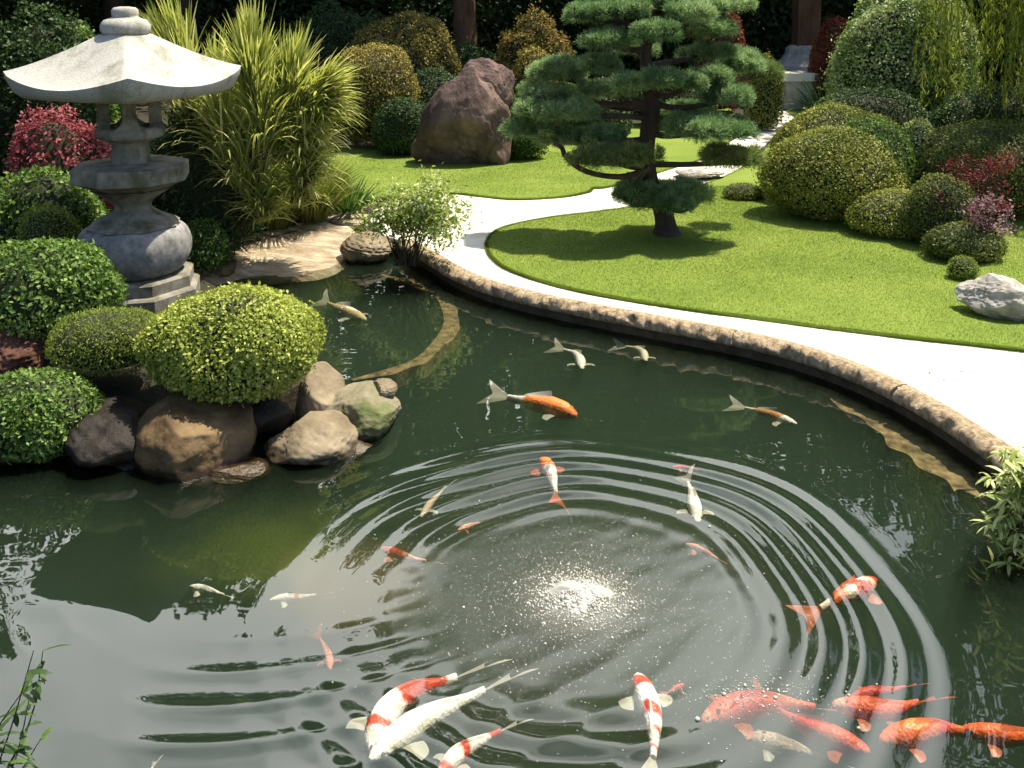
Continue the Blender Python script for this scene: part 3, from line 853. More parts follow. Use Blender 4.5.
xs = np.linspace(-26, 24, 60)
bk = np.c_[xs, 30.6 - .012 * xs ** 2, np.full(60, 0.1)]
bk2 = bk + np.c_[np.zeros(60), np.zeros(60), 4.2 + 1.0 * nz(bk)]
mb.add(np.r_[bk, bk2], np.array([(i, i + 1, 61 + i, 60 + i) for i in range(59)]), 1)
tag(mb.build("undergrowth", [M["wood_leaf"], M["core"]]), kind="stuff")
mb = MB()
n = 60000
X = rng.uniform(-40, 38, n); Y = 38 + rng.uniform(0, 4, n) - .009 * X ** 2
hmax = 18.0 + 2.6 * Noise(.35, 12, 8)(np.c_[X, 0 * X, 0 * X])
Z = .2 + rng.uniform(0, 1, n) ** .8 * hmax
U = nrm(np.c_[rng.normal(0, .5, n), -np.ones(n), rng.normal(.4, .5, n)])
leaves(mb, np.c_[X, Y, Z], U, .55, .6, .2, .8)
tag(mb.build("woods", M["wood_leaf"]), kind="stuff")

# ------------------------------------------------------------------ LEFT: LANTERN
def lantern():
    zb = .22
    B = G(137, 297, zb); Yl = B[1]
    xc = B[0]
    t = thing("stone_lantern", "large grey stone lantern with a wide curved roof, standing among the shrubs at the water", "stone lantern", (xc, Yl, zb))
    s = mpp(Yl, 1.3)
    Zp = lambda py: H(134, py, Yl)[2]
    W = lambda hw: hw * s
    o = np.array([xc, Yl, 0])
    face = -math.pi / 2 - math.atan2(xc, Yl)          # a corner looks at the path
    GR, GW, GL = M["granite"], M["granite_worn_shaded"], M["granite_lotus"]
    # stepped foot
    mb = MB()
    lathe(mb, [(W(64), zb - .2), (W(64), Zp(286)), (W(62), Zp(284)), (W(58), Zp(283)), (W(58), Zp(273)), (W(55), Zp(271))], 8, 0, o, face + R(14), False)
    mb.build("base", GW, t)
    # lotus bowl
    mb = MB()
    z0, z1 = Zp(272), Zp(224)
    def petals(th, z):
        u = (z - z0) / (z1 - z0)
        return 1 + .035 * np.abs(np.sin(th * 5)) ** .7 * math.sin(math.pi * min(1, max(0, u))) + .018 * np.abs(np.sin(th * 10 + 3 * u)) * math.sin(math.pi * min(1, max(0, u)))
    pr = [(W(36), z0), (W(44), z0 + (z1 - z0) * .08), (W(50), z0 + (z1 - z0) * .28), (W(52), z0 + (z1 - z0) * .5), (W(52), z0 + (z1 - z0) * .72), (W(50), z0 + (z1 - z0) * .86), (W(46), z0 + (z1 - z0) * .95), (W(40), z1)]
    pr = catmull([(a, b, 0) for a, b in pr], 26)[:, :2]
    lathe(mb, pr, 120, 0, o, 0, True, petals)
    mb.build("lotus_bowl", GL, t)
    # flared shaft with a waist
    mb = MB()
    pr = [(W(46), Zp(224)), (W(40), Zp(220)), (W(27), Zp(214)), (W(19), Zp(208)), (W(19), Zp(203)), (W(26), Zp(196)), (W(40), Zp(187))]
    lathe(mb, catmull([(a, b, 0) for a, b in pr], 22)[:, :2], 8, 0, o, face + R(14), False)
    mb.build("shaft", GW, t)
    # platform slab, six sided
    mb = MB()
    lathe(mb, [(W(37), Zp(187)), (W(50), Zp(181)), (W(56), Zp(179)), (W(57), Zp(178)), (W(57), Zp(165)), (W(55.5), Zp(163.5)), (W(30), Zp(161.5))], 8, 0, o, face + R(14), False)
    mb.build("platform", GW, t)
    # fire box: four posts on a plate, open between
    fb = thing("fire_box", None, None, (0, 0, 0)); fb.parent = t
    mb = MB()
    lathe(mb, [(W(19), Zp(163)), (W(17), Zp(143)), (W(26), Zp(138)), (W(32), Zp(136)), (W(32), Zp(128)), (W(28), Zp(126))], 32, 0, o, 0, True)
    pl = mb.build("box_plate", GW, None)
    mb = MB()
    for k in range(4):
        a = face + R(90 * k)
        c = o + np.array([math.cos(a), math.sin(a), 0]) * W(24)
        zs = np.linspace(Zp(127), Zp(92), 9)
        u = np.linspace(-1, 1, 9)
        hw = W(6.0) + W(9) * (np.abs(u) ** 4)
        for i in range(8):
            q = a
            for zz, ww, z2, w2 in [(zs[i], hw[i], zs[i + 1], hw[i + 1])]:
                tdir = np.array([-math.sin(a), math.cos(a), 0]); rdir = np.array([math.cos(a), math.sin(a), 0])
                V = []
                for zc, w in ((zz, ww), (z2, w2)):
                    for (sa, sb) in ((-1, -1), (1, -1), (1, 1), (-1, 1)):
                        V.append(c * np.array([1, 1, 0]) + np.array([0, 0, zc]) + tdir * sa * w + rdir * sb * W(6))
                mb.add(V, [(0, 1, 5, 4), (1, 2, 6, 5), (2, 3, 7, 6), (3, 0, 4, 7)], 0)
    po = mb.build("box_posts", GW, None)
    for q in (pl, po):
        q.parent = fb
        q.location = (-xc, -Yl, -zb)
    # roof: four-sided, concave, corners turned up, a corner towards the camera
    zr0, zr1 = Zp(97), Zp(33)
    nth, nr = 96, 26
    th = np.arange(nth) * 2 * math.pi / nth
    # square radius: 1 at corners
    def sq(t):
        a = (t + math.pi / 2) % (math.pi / 2)
        a = np.minimum(a, math.pi / 2 - a)           # angle from the nearest corner
        return (np.cos(a) ** 1.22 + np.sin(a) ** 1.22) ** (-1 / 1.22), a
    rad, dev = sq(th)
    Rc = W(109)
    corner = np.clip(1 - dev / R(45), 0, 1)
    rows = []
    eave_mid, eave_tip = Zp(83), Zp(70)
    eave = eave_mid + (eave_tip - eave_mid) * corner ** 2.2
    for j in range(nr):
        u = j / (nr - 1)                              # 0 at eave, 1 at neck
        r = Rc * rad * (1 - u) + W(20) * u * np.ones(nth)
        if u < .001: r = r * 1.0
        z = eave + (zr1 - eave) * (u ** 1.55 * .62 + u * .38)
        rib = .010 * np.exp(-((dev * r) / .035) ** 2) * (np.abs(((th + math.pi / 2) % (2 * math.pi)) - 0) > .3) * (np.abs(((th + math.pi / 2) % (2 * math.pi)) - 2 * math.pi) > .3)
        rows.append(np.c_[r * np.cos(th + face + math.pi / 2), r * np.sin(th + face + math.pi / 2), z + rib * (1 - u) ** .2 * 1.5])
    under = [np.c_[rows[0][:, 0] * .995, rows[0][:, 1] * .995, eave - .015]]
    for f, dz in ((.985, .04), (.93, .088), (.86, .098), (.5, .098), (.22, .098)):
        k = Rc * rad * f
        dzz = dz - .0 + (eave_tip - eave_mid) * (corner ** 2.2) * .2
        under.append(np.c_[k * np.cos(th + face + math.pi / 2), k * np.sin(th + face + math.pi / 2), eave - (eave - eave_mid) * min(1, (1 - f) * 9) - dz])
    prof = under[::-1] + rows
    V = np.concatenate(prof) + o
    F = np.array([(i * nth + j, i * nth + (j + 1) % nth, (i + 1) * nth + (j + 1) % nth, (i + 1) * nth + j) for i in range(len(prof) - 1) for j in range(nth)])
    mb = MB().add(V, F, 0, True)
    mb.add(V[:nth], np.arange(nth)[::-1].reshape(1, -1)); mb.add(V[-nth:], np.arange(nth).reshape(1, -1))
    rf = mb.build("roof", GR, t)
    m = rf.data
    m.set_sharp_from_angle(angle=R(50))
    mb = MB()
    lathe(mb, [(W(18), Zp(35)), (W(22), Zp(33)), (W(23.5), Zp(30)), (W(23.5), Zp(25)), (W(20), Zp(20)), (W(14), Zp(18)), (W(12), Zp(17)), (W(12.5), Zp(15)), (W(12.5), Zp(10)), (W(10), Zp(7.5)), (W(4), Zp(6.5))], 48, 0, o)
    f = mb.build("finial", GR, None)
    f.parent = rf
    f.location = (0, 0, 0)
lantern()

# ------------------------------------------------------------------ LEFT: ROCKS AT THE WATER
M["rock_tan"] = rough_mat("tan_rock", [(.32, (.022, .014, .007)), (.47, (.085, .052, .022)), (.6, (.16, .105, .048)), (.78, (.30, .225, .135))], 2.4, bump=.35, bscale=24, dist=.03, rough=.75)
M["rock_grey"] = rough_mat("grey_rock", [(.3, (.07, .052, .03)), (.55, (.19, .15, .095)), (.8, (.36, .30, .215))], 3, bump=.35, bscale=26, dist=.03, rough=.8)
M["rock_moss"] = rough_mat("mossy_rock", [(.36, (.23, .19, .14)), (.5, (.15, .135, .08)), (.6, (.085, .105, .03)), (.72, (.20, .165, .12))], 2.6, bump=.35, bscale=26, dist=.03, rough=.85)
M["rock_dark"] = rough_mat("shade_dark_wet_rock", [(.3, (.006, .005, .0035)), (.7, (.020, .013, .008))], 4, bump=.5, bscale=22, dist=.03, rough=.6)  # near-black tone stands for the cushion shrub's shadow; only the foot is wet
M["rock_brown"] = rough_mat("brown_boulder", [(.3, (.03, .019, .018)), (.46, (.105, .068, .06)), (.6, (.19, .128, .11)), (.78, (.34, .24, .205))], 1.9, stretch=(1, 1, .6), bump=.8, bscale=12, dist=.06, rough=.85, distort=.8)
M["rock_white"] = rough_mat("white_rock", [(.3, (.17, .15, .125)), (.5, (.34, .315, .28)), (.75, (.52, .49, .45))], 5, bump=.6, bscale=24, dist=.03, rough=.9)
M["red_soil"] = rough_mat("red_mulch", [(.3, (.05, .02, .012)), (.7, (.17, .075, .05))], 14, bump=.9, bscale=60, dist=.03)
for k_ in ("rock_tan", "rock_grey", "rock_moss", "rock_dark"):
    wet_foot(M[k_], .055)
def prock(label, px, py, Y, rpx, depth_r, hpx, mat, seed, **k):
    "a rock centred on a photo position, radii in photo pixels"
    c = H(px, py, Y); s = mpp(Y, c[2])
    return rock("rock", label, c, (rpx * s, depth_r, hpx * s / math.cos(R(15))), mat, seed, **k)
YB = G(200, 478)[1]
prock("broad tan boulder half in the water under the lime dome shrub", 194, 438, YB + .33, 58, .40, 48, M["rock_tan"], 3, amp=.10, facets=6, fine=.006)
prock("shade-darkened wet-footed rock under the mossy cushion shrub, beside the tan boulder", 108, 446, YB + .42, 60, .42, 42, M["rock_dark"], 5, amp=.2, fine=.012)
prock("low dark rock at the water under the leafy shrub by the edge", 25, 472, YB + .35, 62, .32, 24, M["rock_dark"], 6, fine=.012)
prock("rounded brown boulder between the tan boulder and the mossy rock", 312, 443, G(310, 462)[1] + .22, 46, .30, 27, M["rock_grey"], 21, amp=.12, facets=9, fine=.010)
prock("dark gap-filling rock wedged behind the tan and brown boulders", 252, 428, G(300, 455)[1] + .35, 40, .3, 38, M["rock_dark"], 12, fine=.012)
prock("mossy grey rock with a flat foot at the point of the bank", 364, 416, G(370, 438)[1] + .24, 46, .30, 29, M["rock_moss"], 26, amp=.12, facets=9, fine=.010)
prock("pale tan upright rock behind the brown boulder beside the lime dome", 322, 402, G(340, 430)[1] + .26, 24, .24, 40, M["rock_grey"], 14, amp=.10, facets=5, fine=.006)
prock("flat wet stone slab lying in the water at the foot of the brown boulder", 346, 448, G(346, 452)[1] + .10, 34, .16, 9, M["rock_grey"], 27, amp=.10, facets=7, fine=.01)
prock("low wet stone awash at the foot of the tan boulder", 236, 470, G(236, 474)[1] + .08, 34, .14, 10, M["rock_tan"], 28, amp=.10, facets=7, fine=.01)
prock("small grey pebble-shaped stone lying on top of the mossy rock", 384, 388, G(370, 438)[1] + .34, 13, .10, 8, M["rock_grey"], 15, amp=.08, facets=3)
prock("patch of reddish crumbly rock between the two leafy shrubs", 22, 352, 6.35, 36, .3, 24, M["red_soil"], 16, amp=.25)
prock("dark brown boulder at the stream mouth under the flowering shrub", 368, 249, G(370, 262)[1] + .18, 26, .3, 15, M["rock_grey"], 17, amp=.08, facets=4)
prock("small tan stone at the foot of the low shrub beside the stream", 218, 268, G(215, 280)[1] + .1, 20, .16, 11, M["rock_tan"], 18)

# ------------------------------------------------------------------ LEFT: SHRUBS
bush("shrub", "bright lime-green dome shrub overhanging the tan boulders", "shrub", 232, 290, 412, 90, M["lime"], L=.026, dens=6000, zg=.40, Y=5.5, zpix=True, dr=.72, lobes=8, lob=.5, seed=1, amp=.065, W=.62, widest=.42, jit=.6)
bush("shrub", "olive mossy cushion shrub between the lime dome and the leafy shrubs", "shrub", 106, 312, 385, 58, M["moss_green"], L=.022, dens=6500, zg=.42, Y=5.8, zpix=True, dr=.75, lobes=6, seed=2, W=.28, out=.7, widest=.45)
bush("shrub", "large bright leafy shrub in front of the stone lantern's foot", "shrub", 40, 238, 350, 82, M["bright_green"], L=.04, dens=2600, zg=.40, Y=6.3, zpix=True, dr=.7, lobes=9, lob=.5, seed=3, amp=.07, jit=.6)
bush("shrub", "round leafy green shrub low at the water's edge below the reddish rock", "shrub", 34, 373, 472, 68, M["bright_green"], L=.034, dens=3200, zg=.19, Y=5.35, zpix=True, dr=.75, lobes=7, seed=4, amp=.05, jit=.6)
bush("shrub", "small leafy shrub beside the lotus bowl at the stream", "shrub", 204, 218, 275, 26, M["mid_green"], L=.045, dens=2200, zg=.17, dr=.9, lobes=5, seed=5, amp=.08, jit=.6)
bush("shrub", "pink-red flowering shrub behind the lantern's platform", "shrub", 58, 110, 195, 62, M["red_leaf"], L=.045, dens=1900, zg=.19, Y=9.0, dr=.7, lobes=8, lob=.5, seed=6, amp=.08, jit=.7)
bush("shrub", "leafy bright shrub under the pink-red shrub", "shrub", 42, 165, 235, 66, M["bright_green"], L=.05, dens=1500, zg=.17, Y=8.3, dr=.6, lobes=8, lob=.45, seed=7, amp=.1, jit=.7)
bush("shrub", "small clipped dark box-shaped shrub in front of the leafy bright shrub", "shrub", 48, 203, 240, 30, M["moss_green"], L=.02, dens=5000, zg=.17, Y=7.9, dr=.8, lobes=2, seed=8, widest=.6)
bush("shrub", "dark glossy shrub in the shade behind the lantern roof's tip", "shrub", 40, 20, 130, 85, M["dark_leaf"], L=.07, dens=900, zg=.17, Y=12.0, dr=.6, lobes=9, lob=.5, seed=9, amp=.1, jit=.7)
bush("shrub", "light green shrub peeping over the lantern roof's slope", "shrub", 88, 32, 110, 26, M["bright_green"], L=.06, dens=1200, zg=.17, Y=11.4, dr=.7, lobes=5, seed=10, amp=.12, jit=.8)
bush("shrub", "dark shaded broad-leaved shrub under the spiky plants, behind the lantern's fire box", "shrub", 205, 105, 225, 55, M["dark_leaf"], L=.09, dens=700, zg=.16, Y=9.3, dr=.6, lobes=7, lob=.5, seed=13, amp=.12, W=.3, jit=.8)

# ---- spiky palm-like plants
def spiky(label, px, ybase, Y, heads, trunkpx, seed, n=520):
    B = G(px, ybase, .3); Y = B[1] if Y is None else Y
    t = thing("spiky_palm", label, "palm", (H(px, ybase, Y)[0], Y, .15), "spiky palms behind the lantern")
    s = mpp(Y, 1.2)
    mb = MB()
    for pts in trunkpx:
        P = catmull([H(a, b, Y) for a, b, w in pts], 12)
        tube(mb, P, np.interp(np.linspace(0, 1, 12), np.linspace(0, 1, len(pts)), [w * s for a, b, w in pts]), 10, 0, .12, seed)
    mb.build("trunk", M["bark_pale"], t)
    mb = MB()
    for (hx, hy, hl, tilt, spread, nn, drp) in heads:
        c = H(hx, hy, Y)
        # leaves spring from along the stem below the head
        k = rng.uniform(0, 1, nn) ** .8
        base = c + np.c_[rng.normal(0, .04, nn), rng.normal(0, .06, nn), -k * hl * .8 + hl * .05]
        ax = nrm(np.array([[tilt, -.05, 1.0]]))
        d = nrm(ax + rng.normal(0, 1, (nn, 3)) * np.array([spread, spread, .25]) * (.45 + .8 * k)[:, None])
        blades(mb, base, d, hl * rng.uniform(.6, 1.1, nn), .012 + .006 * rng.uniform(0, 1, nn), drp * (.3 + k), 5)
    mb.build("fronds", M["strap"], t)
spiky("spiky yellow-green palm rising straight behind the lantern roof's slope", 196, 215, 9.6, [(185, 55, .66, -.25, .28, 360, .5), (218, 85, .6, .2, .45, 300, .8), (165, 42, .5, -.5, .25, 140, .4), (195, 120, .6, -.1, .5, 260, 1.0)], [[(200, 215, 9), (196, 150, 8), (188, 70, 5)]], 1)
spiky("tall spiky yellow-green palm, tallest and middle of the clump", 258, 215, 9.3, [(252, 62, .66, .0, .28, 460, .5), (262, 110, .62, .1, .36, 420, .8), (245, 150, .62, -.1, .5, 360, 1.0), (262, 185, .5, .1, .6, 300, 1.0), (225, 120, .6, -.1, .4, 300, .9)], [[(262, 215, 10), (258, 150, 9), (255, 60, 5)]], 2)
spiky("spiky palm leaning out over the lawn with a bare pinkish stem", 305, 205, 9.5, [(290, 78, .58, .15, .34, 420, .7), (316, 88, .52, .9, .4, 380, 1.1), (302, 112, .5, .6, .5, 300, 1.2), (282, 130, .5, -.1, .5, 260, 1.0), (306, 150, .5, .35, .6, 300, 1.3), (300, 175, .42, .2, .7, 240, 1.2)], [[(298, 205, 9), (308, 165, 8.5), (310, 120, 7), (298, 75, 4)]], 3)

def tuft(name, label, px, ybase, Yo, hpx, spread_px, n, mat, seed, w=.006, drp=.9, group=None, cat="grass clump", zg=.16, flat=.55):
    B = G(px, ybase, zg) + np.array([0, Yo, 0])
    s = mpp(B[1], .5)
    mb = MB()
    rb = spread_px * s * .45
    a = rng.uniform(0, 6.28, n); q = np.sqrt(rng.uniform(0, 1, n)) * rb
    base = B + np.c_[np.cos(a) * q, np.sin(a) * q * .8, np.zeros(n)]
    d = np.c_[np.cos(a) * q / rb, np.sin(a) * q / rb, np.ones(n) * (1.3 - flat)] + rng.normal(0, .22, (n, 3))
    blades(mb, base, d, hpx * s * rng.uniform(.7, 1.25, n), w * rng.uniform(.7, 1.3, n), drp, 5)
    o = mb.build(name, mat, origin=B)
    return tag(o, label, cat, group)
GG = "grass clumps at the foot of the palms"
tuft("grass_clump", "broad shaggy grass clump at the foot of the palms beside the low leafy shrub", 224, 238, .1, 66, 52, 1500, M["tuft"], 1, group=GG, drp=.75, flat=-.5, w=.008)
tuft("grass_clump", "shaggy grass clump under the middle palm, its blades brushing the stream bank", 266, 229, .1, 66, 50, 1500, M["tuft"], 2, group=GG, drp=.75, flat=-.5, w=.008)
tuft("grass_clump", "dense drooping grass clump below the leaning palm's bare stem", 308, 222, .05, 58, 36, 1500, M["tuft"], 3, group=GG, drp=.75, flat=-.5, w=.008)
tuft("agave", "small dark spiky plant at the corner of the far lawn", 347, 212, .05, 34, 26, 110, M["mid_green"], 4, w=.018, drp=.4, cat="plant")

# ---- white-flowered shrub by the stream mouth
def flower_shrub():
    Y = G(400, 262, .2)[1] + .12
    t = thing("flowering_shrub", "loose pale flowering shrub on thin stems at the stream mouth beside the white path", "shrub", (H(405, 262, Y)[0], Y, .2))
    s = mpp(Y, .6); mb = MB(); ends = []
    for k in range(16):
        b = H(405 + rng.uniform(-12, 12), 266, Y + rng.uniform(-.1, .1))
        e = H(408 + rng.uniform(-50, 48), 178 + rng.uniform(0, 62), Y + rng.uniform(-.3, .3))
        m = (b + e) / 2 + np.array([0, 0, .08]) + rng.normal(0, .03, 3)
        tube(mb, catmull([b, m, e], 7), np.linspace(.009, .004, 7), 5, 0)
        ends += [e, e, (e + m) / 2, (e * .75 + m * .25)]
    mb.build("stem", M["twig"], t)
    mb = MB()
    ends = np.array(ends)
    P = np.repeat(ends, 95, 0) + rng.normal(0, 1, (len(ends) * 95, 3)) * np.array([.10, .10, .075])
    leaves(mb, P, nrm(rng.normal(0, .5, P.shape) + np.array([0, -.2, 1])), .05, .42, .2, .6)
    mb.build("foliage", M["shrub_leaf"], t)
    mb = MB()
    P = np.repeat(ends, 9, 0) + rng.normal(0, 1, (len(ends) * 9, 3)) * np.array([.07, .07, .035]) + np.array([0, 0, .03])
    leaves(mb, P, nrm(rng.normal(0, .4, P.shape) + np.array([0, -.3, 1])), .03, .7, .2, .5)
    mb.build("blossom", M["white_petal"], t)
flower_shrub()

# ------------------------------------------------------------------ BACK: BOULDERS AND SHRUBS
Yr = G(465, 161, .3)[1]
c = H(465, 122, Yr + .5)
def pyramid(V):
    V = V.copy()
    u = np.clip((V[:, 2] + 1) / 2, 0, 1)
    V[:, 0] = V[:, 0] * (1.12 - .56 * u) + .14 * u
    V[:, 1] = V[:, 1] * (1.1 - .6 * u)
    return V
rock("boulder", "large dark brown pyramid boulder standing at the edge of the far lawn", (c[0], Yr + .55, .85), (.92, .6, .92), M["rock_brown"], 31, amp=.14, facets=10, shape=pyramid, fine=.014)
c = H(488, 92, Yr + .75)
rock("boulder", "smaller brown boulder propped on the shoulder of the large pyramid boulder", c + np.array([.02, 0, .02]), (.46, .32, .50), M["rock_brown"], 34, amp=.22, facets=8, fine=.02, rot=.4)
bush("topiary_shrub", "round golden-green topiary dome between the leaning palm and the boulders", "topiary", 375, 46, 148, 42, M["golden"], L=.04, dens=2300, zg=.17, Y=16.0, dr=.9, lobes=4, seed=21, amp=.05, widest=.55)
bush("topiary_shrub", "flat-topped dark shrub with a sunlit crest above the golden dome", "topiary", 405, 14, 120, 55, M["golden"], L=.05, dens=1500, zg=.17, Y=18.2, dr=.7, lobes=5, seed=22, amp=.06, widest=.55)
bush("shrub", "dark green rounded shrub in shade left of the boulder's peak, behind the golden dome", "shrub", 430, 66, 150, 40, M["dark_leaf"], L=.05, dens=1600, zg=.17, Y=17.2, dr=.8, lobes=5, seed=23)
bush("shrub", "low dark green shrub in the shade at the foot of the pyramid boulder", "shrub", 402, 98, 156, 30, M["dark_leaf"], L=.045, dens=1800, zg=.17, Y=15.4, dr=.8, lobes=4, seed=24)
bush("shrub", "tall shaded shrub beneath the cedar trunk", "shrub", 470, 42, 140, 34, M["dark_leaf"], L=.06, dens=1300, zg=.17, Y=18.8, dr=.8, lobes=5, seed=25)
bush("shrub", "shrub with orange-tipped young leaves behind the boulders and the pine", "shrub", 532, 18, 130, 44, M["orange_leaf"], L=.06, dens=1500, zg=.17, Y=18.0, dr=.7, lobes=7, lob=.5, seed=26, amp=.1, jit=.7)
bush("shrub", "yellow-green small shrub between the propped boulder and the pine", "shrub", 534, 42, 140, 26, M["golden"], L=.05, dens=1900, zg=.17, Y=16.6, dr=.8, lobes=4, seed=27, amp=.07)
bush("shrub", "low green shrub against the flank of the pyramid boulder, under the pine's outer pads", "shrub", 520, 90, 160, 28, M["mid_green"], L=.045, dens=1800, zg=.17, Y=15.0, dr=.8, lobes=4, seed=28, amp=.08)
bush("shrub", "large black-green shrub filling the shade above the golden dome", "shrub", 340, 5, 120, 60, M["dark_leaf"], L=.07, dens=900, zg=.17, Y=19.5, dr=.6, lobes=6, seed=29, amp=.1)
bush("shrub", "deep red shrub glimpsed behind the pine's top pads", "shrub", 722, 12, 100, 24, M["rust_leaf"], L=.06, dens=1200, zg=.17, Y=21.5, dr=.7, lobes=4, seed=30, amp=.1)
bush("shrub", "olive shrub just beyond the pine, beside the stone bench", "shrub", 764, 55, 104, 19, M["azalea"], L=.05, dens=1600, zg=.17, Y=18.5, dr=.8, lobes=4, seed=31, amp=.08)

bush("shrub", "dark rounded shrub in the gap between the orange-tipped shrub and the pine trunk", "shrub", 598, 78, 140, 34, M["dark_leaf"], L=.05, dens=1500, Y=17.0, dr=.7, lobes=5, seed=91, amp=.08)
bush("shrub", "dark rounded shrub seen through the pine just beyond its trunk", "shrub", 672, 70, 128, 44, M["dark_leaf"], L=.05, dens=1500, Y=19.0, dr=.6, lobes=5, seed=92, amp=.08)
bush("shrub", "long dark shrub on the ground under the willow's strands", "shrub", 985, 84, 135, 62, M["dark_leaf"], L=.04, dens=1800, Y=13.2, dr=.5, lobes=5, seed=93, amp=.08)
# far stone pedestal with its brown post, and the stone bench before it
def far_stones():
    Y = 24.2
    s = mpp(Y, 1.0)
    b = H(804, 85, Y)
    Zp = lambda py: H(804, py, Y)[2]
    t = thing("stone_pedestal", "weathered grey stone pedestal carrying a brown post in the far shade", "pedestal", (b[0], Y, .2))
    o = np.array([b[0], Y, 0]); mb = MB()
    lathe(mb, [(26 * s, .15), (26 * s, Zp(72)), (30 * s, Zp(69)), (29 * s, Zp(65)), (24 * s, Zp(60)), (20 * s, Zp(54)), (19 * s, Zp(48)), (15 * s, Zp(45))], 8, 0, o, R(22.5), False)
    mb.build("pedestal_block", M["granite"], t)
    mb = MB()
    box(mb, o + np.array([0, 0, (Zp(46) + Zp(-60)) / 2]), (22 * s, 22 * s, Zp(-60) - Zp(46)))
    mb.build("post", M["bark_pale"], t)
    Y = 22.6; s = mpp(Y, .6)
    Zp = lambda py: H(806, py, Y)[2]
    a = H(808, 82, Y)
    t = thing("stone_bench", "pale flat-topped stone bench in front of the far pedestal", "bench", (a[0], Y, .2))
    mb = MB(); box(mb, (a[0], Y, Zp(76)), (62 * s, .75, 8 * s), 0, R(4)); mb.build("bench_top", M["concrete"], t)
    mb = MB(); box(mb, (a[0], Y + .02, (Zp(80.2) + .16) / 2), (54 * s, .6, Zp(80.2) - .16), 0, R(4)); mb.build("bench_base", M["granite"], t)
far_stones()
M["slab"] = M["granite"]
for i, (px, py, rx, lab) in enumerate([(700, 172, 24, "flat pale stepping stone on the path just behind the pine trunk"), (635, 180, 14, "small pale stone at the path edge left of the pine trunk"), (715, 103, 12, "pale stone under the pine's middle right pads")]):
    c = G(px, py, .25); s = mpp(c[1], .3)
    rock("stepping_stone", lab, c, (rx * s, rx * s * .9, .07), M["rock_white"], 60 + i, amp=.1, facets=5, cat="stone", group="pale stones beside the far path")

